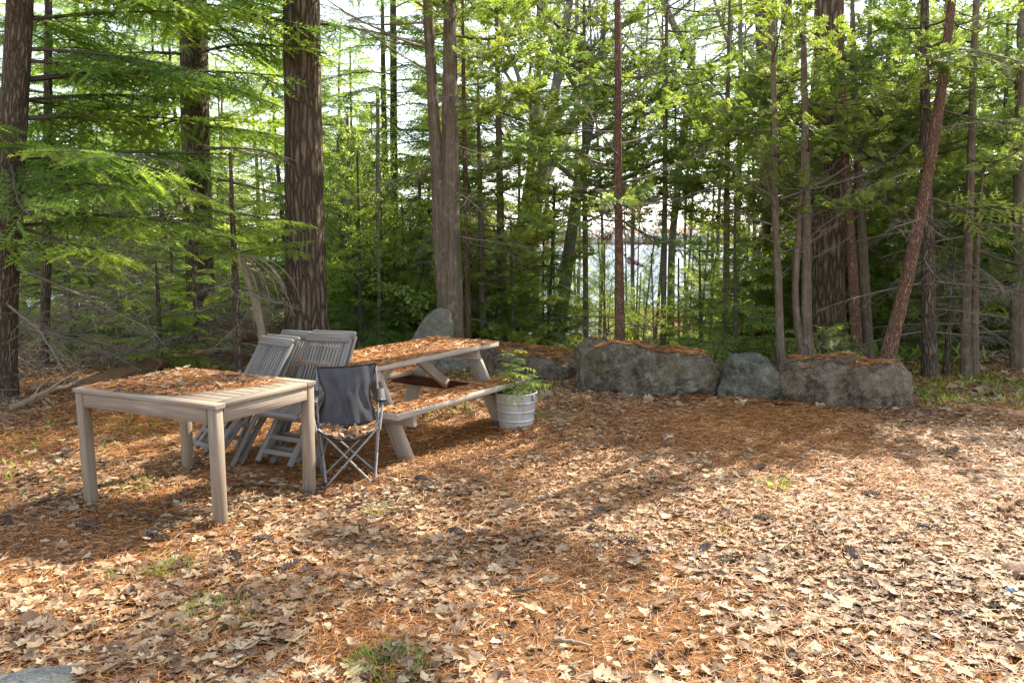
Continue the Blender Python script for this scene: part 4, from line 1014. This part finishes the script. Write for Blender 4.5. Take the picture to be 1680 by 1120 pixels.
tree('cedar_tree', 'second pale green cedar beyond the rock slab', 'tree',
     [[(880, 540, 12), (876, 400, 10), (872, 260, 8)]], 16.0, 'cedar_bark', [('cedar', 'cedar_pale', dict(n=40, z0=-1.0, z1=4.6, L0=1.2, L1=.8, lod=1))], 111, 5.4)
tree('hemlock_tree', 'hemlock with dark double stem seen between the big pine and the twin cedar', 'tree',
     [[(650, 560, 14), (648, 460, 13), (646, 230, 12), (645, 0, 10)], [(636, 560, 12), (634, 340, 11), (630, 200, 9), (628, 60, 7)]], 16.5, 'spruce_bark',
     [('hemlock', 'hemlock', dict(n=50, z0=.4, z1=7.5, L0=1.9, L1=1.2, lod=1)), ('bare', 'dead', dict(n=14, z0=.2, z1=4.5, L0=1.2, L1=1.5))], 112, [9, 7])
tree('hemlock_sapling', 'bright green hemlock sapling right of the big pine', 'tree',
     [[(592, 580, 9), (592, 500, 8), (590, 420, 5)]], 12.2, 'branch', [('hemlock', 'hemlock', dict(n=34, z0=-.05, z1=2.4, L0=1.05, L1=.35, p0=0, p1=.3, lod=0, dt=.10))], 113, 2.9)
tree('hemlock_sapling', 'light green hemlock sapling left of the flat leaning stone', 'tree',
     [[(664, 580, 8), (664, 500, 7), (662, 440, 5)]], 12.8, 'branch', [('hemlock', 'hemlock', dict(n=26, z0=-.05, z1=1.9, L0=.9, L1=.3, p0=0, p1=.3, lod=0, dt=.15))], 114, 2.3)
tree('hemlock_sapling', 'light green hemlock sapling just behind the rock slab', 'tree',
     [[(842, 575, 8), (842, 500, 7), (840, 450, 5)]], 12.4, 'branch', [('hemlock', 'hemlock', dict(n=28, z0=-.2, z1=1.5, L0=.9, L1=.3, p0=0, p1=.3, lod=0, dt=.2))], 115, 1.9)
tree('cedar_tree', 'bushy pale cedar close behind the slender brown cedar stem', 'tree',
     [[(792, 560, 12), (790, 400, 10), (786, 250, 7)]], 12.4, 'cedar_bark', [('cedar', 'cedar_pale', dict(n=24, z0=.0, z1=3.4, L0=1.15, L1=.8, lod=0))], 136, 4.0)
tree('cedar_tree', 'airy dark cedar behind the straight reddish cedar, nearer the leaning maple', 'tree',
     [[(962, 560, 9), (960, 400, 9), (958, 150, 7)]], 13.4, 'cedar_bark', [('cedarthin', 'cedar', dict(n=32, z0=1.9, z1=5.5, L0=1.5, L1=1.2, lod=0))], 137, 6.2)
tree('cedar_tree', 'airy dark cedar behind the straight reddish cedar, nearer the curved slender cedar', 'tree',
     [[(1088, 560, 9), (1090, 400, 9), (1092, 150, 7)]], 13.0, 'cedar_bark', [('cedarthin', 'cedar', dict(n=32, z0=2.1, z1=5.3, L0=1.5, L1=1.2, lod=0))], 138, 6.0)
tree('cedar_tree', 'dense cedar forming the green curtain left of the curved slender cedar', 'tree',
     [[(1190, 560, 10), (1192, 400, 10), (1194, 150, 7)]], 12.6, 'cedar_bark', [('cedar', 'cedar', dict(n=30, z0=1.9, z1=4.1, L0=1.3, L1=1.1, lod=0))], 139, 5.6)
# bare broadleaf trees before the lake
def broadleaf(name, label, pix, Y, top, seed, limbs, leaf=.0):
    rng = np.random.default_rng(seed); path, rr = trunk_path(pix, Y, top); p0 = path[0]
    root = empty(name, (float(p0[0]), float(p0[1]), float(gz(p0[0], p0[1]))), 0, label, 'tree'); mb = MB(); tube(mb, path, rr, 12, rough=.06, seed=seed * .3); mb.build('trunk', 'grey_bark', root, smooth=True)
    r = random.Random(seed); mb = MB(); it = []; lf = []
    def grow(p, d, L, rad, lvl):
        n = 6; pts = [p]; q = p.copy(); dd = d.copy()
        for k in range(n):
            dd = unit(dd + np.array([r.gauss(0, .13), r.gauss(0, .13), r.gauss(.02, .09)])); q = q + dd * L / n; pts.append(q.copy())
        tube(mb, pts, np.linspace(rad, rad * .45, n + 1), 6 if lvl == 0 else 4, seed=r.random() * 9, cap=False)
        if lvl < 3:
            for k in range((5, 5, 4)[lvl]):
                i = r.randint(1, n); s = unit(np.array([r.gauss(0, 1), r.gauss(0, 1), r.gauss(.15, .6)])); grow(pts[i], unit(dd * .7 + s * .75), L * r.uniform(.38, .62), rad * .42, lvl + 1)
        elif r.random() < leaf: lf.append((pts[-1], dd))
    for (py, az, pit, L, rad) in limbs:
        b = pt_at_z(path, zpx(py, Y)); grow(b, np.array([cos(pit) * cos(az), cos(pit) * sin(az), sin(pit)]), L, rad, 0)
    if lf:
        P = np.array([a for a, _ in lf]); D = np.array([b for _, b in lf]) + rng.normal(0, .4, (len(lf), 3)); Rr = frames(D, rng.normal(0, .5, (len(lf), 3)) + [0, 0, 1]) * .16; v, f = leaf_sprig(seed, 4)
        inst(mb, v, f, Rr, P, rng.random(len(P)), 1)
    mb.build('crown', ['grey_bark', 'young_leaf'], root)
broadleaf('maple_tree', 'leaning bare grey maple with forked limbs left of the lake view', [(852, 560, 24), (862, 450, 23), (872, 380, 22), (895, 250, 19), (914, 130, 15), (936, 0, 11)], 17.0, 9.5, 201,
          [(320, R_(60), .9, 4.2, .10), (260, R_(150), 1.1, 3.2, .07), (200, R_(-10), .8, 3.4, .08), (150, R_(10), .95, 2.8, .06), (120, R_(170), .9, 2.6, .05), (60, R_(200), .8, 2.2, .05)], .5)
broadleaf('maple_tree', 'second bare grey maple stem behind the leaning forked maple', [(838, 560, 18), (848, 400, 16), (868, 300, 14), (880, 200, 12), (884, 60, 9)], 18.5, 10, 202, [(300, R_(20), .9, 3, .06), (200, R_(180), .8, 2.8, .05), (120, R_(40), .8, 2.4, .05)], .4)
broadleaf('maple_tree', 'grey slanting trunk before the lake, left of the straight reddish cedar', [(915, 560, 23), (925, 480, 21), (938, 380, 19), (950, 290, 17), (966, 220, 13), (985, 110, 10), (994, 0, 8)], 14.0, 7.5, 203,
          [(330, R_(15), .6, 2.4, .06), (300, R_(150), .7, 2.0, .05), (230, R_(25), .7, 2.6, .05), (180, R_(170), .7, 2.2, .045), (120, R_(200), .6, 2.0, .04)], .4)
broadleaf('maple_tree', 'bare tree whose curved upper limbs cross the sky gap above the cedars', [(1100, 540, 13), (1102, 400, 12), (1118, 240, 12), (1140, 110, 12), (1085, 0, 10)], 18.0, 9, 204,
          [(250, R_(0), .6, 3.0, .06), (170, R_(170), .9, 2.6, .05), (60, R_(190), .7, 2.0, .035), (30, R_(-10), .8, 2, .035)], .15)
broadleaf('maple_tree', 'slim bare tree with upswept twigs left of the lit distant pine', [(1208, 500, 10), (1212, 300, 9), (1216, 140, 8), (1214, 0, 7)], 17.0, 8.5, 205, [(150, R_(20), .9, 2.2, .04), (110, R_(180), .8, 2.2, .04), (60, R_(10), .9, 1.8, .03), (200, R_(170), .8, 1.8, .03)], .1)
# straight reddish cedar and the cedar clumps
tree('cedar_tree', 'straight reddish cedar rising behind the long boulder before the lake', 'tree',
     [[(1017, 566, 17), (1016, 450, 15), (1014, 300, 13), (1014, 100, 11), (1013, 0, 10)]], 10.3, 'red_bark',
     [('cedarthin', 'dark_cedar', dict(n=9, z0=1.7, z1=3.8, L0=1.25, L1=1.2, p0=-.35, p1=.25)), ('bareup', 'dead', dict(n=12, z0=1.5, z1=3.4, L0=1.1, L1=1.3, p0=-.75, p1=-.5)), ('cedarthin', 'rust_leaf', dict(n=4, z0=1.55, z1=2.4, L0=.45, L1=.6, p0=-.7, p1=-.5))], 120, 7.5, ns=16)
tree('cedar_tree', 'curved slender cedar rising behind the upright greenish boulder', 'tree',
     [[(1284, 612, 16), (1278, 560, 13), (1279, 480, 12), (1272, 380, 11), (1270, 200, 9), (1268, 60, 7)]], 9.5, 'cedar_bark',
     [('cedar', 'cedar', dict(n=6, z0=2.3, z1=3.6, L0=1.2, L1=1.2, az=AB, azs=.7, p0=.0, p1=.1)), ('cedarthin', 'cedar', dict(n=8, z0=1.9, z1=3.8, L0=1.0, L1=.9, p0=-.25, p1=.2)), ('bareup', 'dead', dict(n=10, z0=1.2, z1=2.2, L0=.8, L1=.9, p0=-.5, p1=-.3))], 121, 4.8)
tree('cedar_tree', 'two-stemmed cedar clump with one bowed stem in front of the thick pine', 'tree',
     [[(1328, 592, 19), (1322, 540, 17), (1324, 400, 15), (1322, 250, 12), (1318, 60, 9)], [(1320, 588, 13), (1304, 530, 12), (1300, 480, 11), (1309, 420, 10), (1313, 330, 8)]], 9.6, 'cedar_bark',
     [('cedar', 'cedar', dict(n=6, z0=2.3, z1=3.6, L0=1.2, L1=1.2, az=AB, azs=.7, p0=.0, p1=.1)), ('cedarthin', 'cedar', dict(n=8, z0=2.0, z1=3.9, L0=1.1, L1=1.0, p0=-.25, p1=.2)), ('cedarthin', 'cedar', dict(n=5, z0=2.0, z1=2.5, L0=.8, L1=.7, stem=1)), ('bareup', 'dead', dict(n=10, z0=1.4, z1=2.4, L0=.7, L1=.9, p0=-.5, p1=-.3))], 122, [5.0, 2.9])
tree('pine_tree', 'thickest pine with plated brown bark standing between the cedar clump and the leaning cedar', 'tree',
     [[(1360, 600, 66), (1358, 560, 58), (1357, 430, 52), (1358, 300, 49), (1361, 0, 44)]], 11.8, 'pine_bark',
     [('hemlock', 'spruce', dict(n=8, z0=8.8, z1=12, L0=1.6, L1=1.3, lod=1, az=R_(60), azs=.7))], 123, 13, ns=22, rough=.09, flute=flare(.30, .30, 6, .4))
tree('cedar_tree', 'straight cedar stem right of the thickest pine, left one of a close pair', 'tree',
     [[(1407, 596, 18), (1400, 450, 16), (1389, 310, 14), (1382, 150, 11), (1378, 30, 8)]], 10.2, 'red_bark',
     [('cedarthin', 'cedar', dict(n=9, z0=2.1, z1=4.0, L0=1.1, L1=.9, p0=-.2, p1=.15)), ('bareup', 'dead', dict(n=6, z0=1.8, z1=2.4, L0=.7, L1=.8, p0=-.5, p1=-.3))], 124, 5.0)
tree('cedar_tree', 'straight cedar stem right of the thickest pine, right one of a close pair', 'tree',
     [[(1426, 596, 17), (1418, 450, 15), (1409, 300, 13), (1402, 150, 11), (1398, 30, 8)]], 10.4, 'cedar_bark',
     [('cedar', 'cedar', dict(n=8, z0=2.5, z1=3.9, L0=1.3, L1=1.2, az=R_(60), azs=.6, p0=.05, p1=.1)), ('cedarthin', 'cedar', dict(n=9, z0=2.2, z1=4.0, L0=1.1, L1=.9, p0=-.2, p1=.15))], 125, 5.0)
tree('cedar_tree', 'reddish cedar leaning far to one side behind the brownish boulder', 'tree',
     [[(1451, 604, 25), (1462, 560, 23), (1484, 480, 21), (1514, 330, 19), (1540, 190, 16), (1562, 0, 13)]], 9.3, 'red_bark',
     [('cedar', 'dark_cedar', dict(n=6, z0=2.6, z1=4.2, L0=1.4, L1=1.3, az=AB, azs=.9, p0=-.2, p1=.1)), ('cedarthin', 'dark_cedar', dict(n=5, z0=3.0, z1=4.4, L0=1.2, L1=1.0, p0=-.2, p1=.1)), ('bare', 'dead', dict(n=6, z0=2.0, z1=4.0, L0=.9, L1=1.3, p0=-.1, p1=.0))], 126, 6.2, ns=16)
tree('hemlock_tree', 'dark hemlock trunk standing at the grassy edge, left of the split trunk', 'tree',
     [[(1527, 634, 26), (1525, 560, 23), (1522, 430, 21), (1519, 250, 17), (1516, 60, 13)]], 9.75, 'spruce_bark',
     [('hemlock', 'dark_cedar', dict(n=4, z0=1.9, z1=4.2, L0=1.2, L1=1.0)), ('hemlock', 'dark_cedar', dict(n=12, z0=5.2, z1=7.6, L0=1.0, L1=.6, lod=1)), ('bare', 'dead', dict(n=12, z0=.4, z1=2.2, L0=1.0, L1=1.2))], 127, 8.2)  # upper hemlock branches, above the view, added to shade the middle of the clearing
tree('hemlock_sapling', 'thin dark dead stem between the dark hemlock and the split trunk', 'tree',
     [[(1552, 626, 11), (1556, 540, 9), (1562, 470, 6)]], 10.0, 'spruce_bark', [('bare', 'dead', dict(n=9, z0=.4, z1=1.4, L0=.6, L1=.7))], 128, 1.7)
tree('cedar_tree', 'dark split cedar trunk farthest right at the grassy edge', 'tree',
     [[(1585, 634, 17), (1584, 560, 15), (1586, 480, 15), (1592, 300, 13), (1597, 100, 10)], [(1598, 634, 15), (1599, 560, 13), (1599, 490, 11), (1603, 420, 8)]], 9.9, 'cedar_bark',
     [('cedar', 'dark_cedar', dict(n=14, z0=1.5, z1=4.0, L0=1.4, L1=1.3, az=AB, azs=.9, p0=-.2, p1=.1)), ('cedar', 'dark_cedar', dict(n=11, z0=6.6, z1=8.6, L0=1.1, L1=.7, lod=1)), ('cedarthin', 'dark_cedar', dict(n=7, z0=1.8, z1=4.4, L0=1.3, L1=1.2, p0=-.2, p1=.1)), ('bare', 'dead', dict(n=12, z0=.4, z1=2.0, L0=.9, L1=1.1))], 129, [9.2, 2.4])  # high cedar branches out of view, added to cast shade on the near ground
tree('cedar_tree', 'bushy dark cedar at the right edge of the clearing', 'tree',
     [[(1668, 640, 22), (1668, 480, 19), (1672, 250, 15), (1674, 50, 11)]], 10.4, 'cedar_bark',
     [('cedarthin', 'dark_cedar', dict(n=13, z0=1.2, z1=4.4, L0=1.4, L1=1.2, p0=-.2, p1=.1)), ('bare', 'dead', dict(n=8, z0=.4, z1=1.4, L0=.9, L1=1.1))], 130, 5.8)
tree('pine_tree', 'tall distant pine with a sunlit upper trunk, its dark foot left of the cedar clump', 'tree',
     [[(1266, 560, 28), (1265, 400, 27), (1259, 200, 25), (1250, 0, 24)]], 17.0, 'pine_bark', [('hemlock', 'hemlock', dict(n=10, z0=5.5, z1=9, L0=1.3, L1=1.6, lod=1, dt=.2))], 131, 12)
tree('pine_tree', 'distant pine trunk right of the sunlit distant pine', 'tree', [[(1296, 540, 20), (1294, 300, 18), (1290, 0, 17)]], 19.5, 'pine_bark', [('hemlock', 'hemlock', dict(n=12, z0=5.2, z1=9, L0=1.2, L1=1.6, lod=1, dt=.1))], 132, 11)
tree('hemlock_sapling', 'feathery pale hemlock sapling behind the middle of the boulders', 'tree',
     [[(1208, 575, 8), (1207, 500, 7), (1205, 410, 4)]], 11.2, 'branch', [('hemlock', 'hemlock', dict(n=40, z0=-.05, z1=2.05, L0=.95, L1=.25, p0=.05, p1=.4, dt=.12))], 133, 2.2)
tree('hemlock_sapling', 'smaller feathery hemlock sapling left of the pale one behind the boulders', 'tree',
     [[(1150, 570, 7), (1150, 520, 6), (1148, 470, 4)]], 12.2, 'branch', [('hemlock', 'hemlock', dict(n=28, z0=-.3, z1=1.3, L0=.85, L1=.25, p0=.05, p1=.4, dt=.1))], 134, 1.5)
tree('hemlock_sapling', 'sprawling hemlock sprig at the foot of the thickest pine', 'tree',
     [[(1352, 600, 5), (1352, 575, 4), (1350, 560, 3)]], 9.9, 'branch', [('hemlock', 'hemlock', dict(n=9, z0=.25, z1=.55, L0=.5, L1=.4, p0=.1, p1=.5, dt=.3))], 135, .62)

# ------------------------------------------------------------------ dead wood
stick('leaning_dead_pole', 'broken dead pole leaning upright behind the folded chairs', [at(434, 566, 10.4), at(420, 500, 10.5), at(402, 450, 10.6), at(386, 412, 10.7)], .056, 'pale_log', 'dead pole', seed=20)
def branch_fan():
    r = random.Random(4); mb = MB(); a = at(392, 418, 10.7)
    for k in range(12):
        b = at(412 + k * 7 + r.uniform(-5, 5), 500 + r.uniform(-25, 40), 10.4 + r.uniform(-.3, .4)); mid = a * .5 + b * .5 + np.array([.06 + .02 * k, 0, .12 + .015 * k])
        pts = [a * (1 - t) ** 2 + mid * 2 * t * (1 - t) + b * t * t for t in np.linspace(0, 1, 8)]; tube(mb, pts, np.linspace(.010, .003, 8), 5)
        for q in range(3): i = r.randint(2, 6); tube(mb, [pts[i], pts[i] + np.array([r.uniform(.02, .2), r.uniform(-.1, .1), r.uniform(-.25, .02)])], [.003, .0015], 4)
    tag(mb.build('dead_branch', 'pale_log', None, smooth=True), 'fan of bare pale twigs hanging from the top of the leaning dead pole', 'dead branch')
branch_fan()
stick('fallen_log', 'pale broken log slanting up behind the leaning dead pole', [at(366, 566, 11.2), at(392, 538, 11.0), at(414, 506, 10.8)], .055, 'pale_log', 'log', seed=21)
stick('fallen_log', 'rotten reddish log lying across behind the folded chairs', [at(330, 568, 11.6), at(385, 553, 11.4), at(440, 548, 11.2)], .13, 'log', 'log', seed=22)
stick('fallen_log', 'long mossy fallen log lying behind the square table', [at(120, 646, 8.7), at(200, 614, 9.2), at(270, 592, 9.9), at(330, 577, 10.6)], .11, 'log', 'log', twigs=6, seed=23)
stick('fallen_log', 'thin pale fallen branch near the left end of the mossy log', [at(20, 668, 7.8), at(80, 640, 8.2), at(125, 628, 8.6)], .028, 'pale_log', 'log', twigs=4, seed=24)
def brush(name, label, x0, x1, y0, y1, h, n, seed):
    rg = np.random.default_rng(seed); mb = MB(); it = []
    for k in range(n):
        x, y = rg.uniform(x0, x1), rg.uniform(y0, y1); it.append((np.array([x, y, float(gz(x, y)) + rg.uniform(.02, h)]), rg.random() * 6.28, rg.uniform(-.3, .5), rg.uniform(.6, 1.25), rg.normal(0, .8), 0))
    put_branches(mb, 'bare', 0, it, rg); return tag(mb.build(name, ['dead_wood', 'dead_wood']), label, 'brush pile')
brush('brush_pile', 'tangle of dead grey twigs behind the left part of the mossy log', -6.6, -3.6, 9.4, 11.8, 1.0, 62, 1)
brush('brush_pile', 'tangle of dead twigs between the thick spruce and the leaning dead pole', -4.4, -3.2, 10.6, 12.5, .9, 34, 2)
brush('brush_pile', 'heap of dead twigs at the left edge, nearer than the mossy log', -6.2, -4.7, 6.9, 8.4, .45, 14, 3)
brush('brush_pile', 'thin tangle of dead twigs before the lake, behind the long boulder', .8, 3.0, 12.2, 14.5, .6, 16, 4)
# ------------------------------------------------------------------ the woods behind, copied from a few full trees
def wood_tree(name, kind, fm, bark_m, h, z0, n, L0, L1, rad, seed, dead=0, p0=0.0, p1=.15):
    rng = np.random.default_rng(seed); root = empty(name, (0, 0, 0)); t = np.linspace(0, h, 16); path = np.stack([.10 * np.sin(t * .6 + seed), .10 * np.cos(t * .5 + seed * 2) - .1, t - .3], 1)
    mb = MB(); tube(mb, path, np.linspace(rad, .02, 16), 9, rough=.05, seed=seed); mb.build('trunk', bark_m, root, smooth=True, local=True)
    mb = MB(); put_branches(mb, kind, 1, branches_on(path, n, z0, h - .5, L0, L1, rng, p0, p1), rng); mb.build('crown', ['branch', fm], root, local=True)
    if dead: mb = MB(); put_branches(mb, 'bare', 1, branches_on(path, dead, .3, z0 + 1.5, L0 * .7, L0, rng, -.15, 0), rng); mb.build('dead_branches', ['dead_wood', 'dead_wood'], root, local=True)
    return root
SP1 = lambda: wood_tree('spruce_tree', 'spruce', 'spruce', 'spruce_bark', 10, 1.0, 74, 2.1, 1.0, .085, 1, 16)
SP2 = lambda: wood_tree('spruce_tree', 'spruce', 'spruce', 'spruce_bark', 9, 1.4, 64, 1.9, 1.0, .08, 2, 22)
HM1 = lambda: wood_tree('hemlock_tree', 'hemlock', 'hemlock', 'spruce_bark', 9, .5, 70, 2.0, 1.0, .08, 3)
HM2 = lambda: wood_tree('hemlock_tree', 'hemlock', 'hemlock', 'grey_bark', 7, .3, 44, 1.7, .4, .09, 4)
CD1 = lambda: wood_tree('cedar_tree', 'cedar', 'cedar', 'cedar_bark', 7, .6, 48, 1.4, .6, .09, 5)
CD2 = lambda: wood_tree('cedar_tree', 'cedar', 'dark_cedar', 'cedar_bark', 6.5, .8, 46, 1.5, .7, .09, 6)
HSM = lambda: wood_tree('hemlock_sapling', 'hemlock', 'hemlock', 'branch', 2.6, .15, 34, .95, .25, .025, 7)
YLF = lambda: wood_tree('leafy_sapling', 'leafy', 'young_leaf', 'grey_bark', 3.2, .5, 22, .9, .4, .022, 8, 0, .3, .8)
BST = lambda: wood_tree('bare_tree', 'bareup', 'young_leaf', 'grey_bark', 8.5, 2.2, 22, 1.3, .6, .042, 9, 0, .0, .2)
FRT = {}; FIRST = set()
def plant(fn, x, y, s=1.0, label=None, group=None, cat='tree', sx=None):
    if fn not in FRT: FRT[fn] = fn(); o = FRT[fn]
    else: o = copy_tree(FRT[fn])
    o.location = (x, y, float(gz(x, y)) - .05); o.rotation_euler = (RNG.normal(0, .02), RNG.normal(0, .02), RNG.random() * 6.28); w = sx or s; o.scale = (w, w, s)
    tag(o, label, cat, group); return o
def px_xy(px, Y): return (px - 840) / F * Y
rw = np.random.default_rng(77)
def wood(group, label, fns, spots, cat='tree', smin=.85, smax=1.15, zcap=None):
    for (px, Y, k) in spots:
        x = px_xy(px, Y); s = rw.uniform(smin, smax)
        if zcap: s = min(s, zcap(Y)) * (rw.uniform(.75, .95) if 600 < px < 820 and rw.random() < .6 else 1)
        plant(fns[k % len(fns)], x, Y, s, label, group, cat)
# left woods, behind the big pine
spots = []
for Y, n in ((15.3, 5), (17.8, 6), (20.5, 7), (24, 7), (29, 7), (35, 7)):
    for k in range(n): spots.append((-160 + (800 + 160) * (k + .5 + rw.uniform(-.35, .35)) / n, Y + rw.uniform(-1, 1), int(rw.integers(0, 10))))
wood('evergreens deep in the woods behind the tables', 'dense evergreen standing deep in the woods behind the tables', [SP1, HM1, SP2, HM2, HM1, CD1, SP1, HM2, HM1, SP2], spots, zcap=lambda Y: (2.2 + .30 * Y + .1 * max(0, Y - 12)) / 9.5)
# right woods, limited in height so that the low sun still reaches the clearing
spots = []
for Y, n in ((12.4, 3), (13.6, 4), (15.2, 4), (17.5, 5), (21, 5), (26, 6), (33, 7)):
    for k in range(n): spots.append((1450 + 430 * (k + .5 + rw.uniform(-.35, .35)) / n, Y + rw.uniform(-.8, .8), int(rw.integers(0, 6))))
wood('evergreens deep in the woods behind the boulders', 'dense evergreen standing deep in the woods behind the leaning cedar', [CD2, HM2, CD1, HM1, CD2, CD1], spots, zcap=lambda Y: (1.75 + .29 * Y + .6 + .1 * max(0, Y - 11)) / 7.5)
# behind the cedar clump, before the lake
spots = [(1262, 14.8, 0), (1330, 13.8, 0), (1392, 13.2, 0), (1438, 14.2, 0), (1165, 27, 0), (1225, 24, 1), (1300, 22, 0), (1340, 17, 1), (1390, 15.5, 0), (1420, 19, 1), (1330, 27, 0), (1395, 25, 1), (1270, 30, 0), (1445, 30, 1)]
wood('conifers behind the thickest pine', 'conifer growing on the slope behind the thickest pine', [CD1, HM2], spots, zcap=lambda Y: .95)
spots = [(905 + 25 * k + rw.uniform(-10, 10), rw.uniform(20, 36), 0) for k in range(7)] + [(1040 + 40 * k + rw.uniform(-5, 5), rw.uniform(16, 30), 0) for k in range(3)]
wood('slim bare trees before the lake', 'slim bare grey tree standing on the slope before the lake', [BST], spots, smin=.7, smax=1.1)
spots = [(900 + 360 * rw.random(), rw.uniform(15, 30), int(rw.integers(0, 5))) for k in range(30)]
wood('low saplings before the lake', 'low green sapling on the slope before the lake', [HSM, YLF, HSM, YLF, YLF], spots, 'sapling', .5, .85)
spots = [(560 + 340 * rw.random(), rw.uniform(12.3, 17), int(rw.integers(0, 5))) for k in range(40)]
wood('undergrowth saplings behind the picnic table', 'light green sapling in the undergrowth behind the picnic table', [HSM, YLF, HSM, HSM, YLF], spots, 'sapling', .7, 1.4)
spots = [(1250 + 500 * rw.random(), rw.uniform(11.5, 18), int(rw.integers(0, 5))) for k in range(36)]; spots = [(p, Y if not 1300 < p < 1420 else max(Y, 13.2), k) for p, Y, k in spots]
wood('undergrowth saplings behind the boulders', 'green sapling in the undergrowth behind the boulders', [HSM, HSM, YLF, HSM, HSM], spots, 'sapling', .6, 1.15)
spots = [(-120 + 560 * rw.random(), rw.uniform(11.5, 17), int(rw.integers(0, 4))) for k in range(16)]
wood('undergrowth saplings among the left brush', 'green sapling in the undergrowth among the dead brush', [HSM, HSM, YLF, HSM], spots, 'sapling', .5, .9)
TAL = lambda: wood_tree('hemlock_tree', 'hemlock', 'hemlock', 'grey_bark', 11, 5.2, 38, 1.9, 1.0, .05, 12, 0, -.1, .2)
wood('tall hemlocks before the lake', 'tall hemlock with a high crown standing on the slope before the lake', [TAL], [(902, 21, 0), (948, 25, 0), (1040, 22, 0), (1128, 24, 0), (1180, 20, 0), (1222, 26, 0)], smin=.95, smax=1.1)
spots = [(945 + 45 * k + rw.uniform(-12, 12), rw.uniform(13, 19), k % 2) for k in range(7)]
wood('low saplings before the lake', 'low green sapling on the slope before the lake', [HSM, YLF], spots, 'sapling', .55, .8)
# far woods on both sides and across the lake
def far_wood():
    r = np.random.default_rng(9); mb = MB(); V, f = ICO[2]
    def blob(x, y, z, a, b, t):
        n = 1 + .25 * np.array([mnoise.noise((v[0] * 2 + x, v[1] * 2 + y, v[2] * 2)) for v in V]); mb.add(V * n[:, None] * [a, a, b] + [x, y, z], f, t)
    for k in range(900):
        x = r.uniform(-260, 260); y = 425 + r.random() * 30; z = float(gz(x, y)); blob(x, y, z + 1.5, r.uniform(1.2, 2.5), r.uniform(2, 3.4), r.random())
    return tag(mb.build('far_wood', 'far_crown', None, smooth=False), kind='stuff')
M['far_crown'] = foliage('far_crowns', (.36, .33, .31), (.41, .37, .34), (.36, .36, .30), .1)  # crowns paled in colour to stand in for haze across the lake
far_wood()
# FINAL TAGS
DEF = {'ground': ('brown forest floor sloping down to the lake', 'ground'), 'water': ('pale blue lake water seen between the trunks', 'water'), 'leaf_litter': ('dry tan oak and maple leaves strewn over the clearing', 'leaf litter'),
       'fallen_pine_needles': ('rust brown pine needles covering the ground of the clearing', 'pine needles'), 'far_wood': ('bare brownish woods on the far shore of the lake', 'woods'),
       'pine_needles': ('rust brown pine needles', 'pine needles'), 'dry_leaves': ('a few dry leaves lying on the needles', 'dry leaves'), 'ground_cover': ('low green plants covering the ground', 'ground cover')}
GC = ['low yellow green plants at the grassy far edge of the clearing', 'low green plants covering the slope towards the lake']
DL = ['a few dry leaves lying on the needles of the square table', 'dry leaves caught in the seat of the camping chair', 'dry leaves on the needles of the brownish boulder']
for o in list(sc.objects):
    if o.parent is None and o.type == 'MESH' and not o.get('category'):
        st = o.name.split('.')[0]; d = DEF.get(st)
        if d:
            o['category'] = d[1]
            if st == 'ground_cover': o['label'] = GC.pop(0)
            elif st == 'dry_leaves': o['label'] = DL.pop(0)
            elif not o.get('label'): o['label'] = d[0]
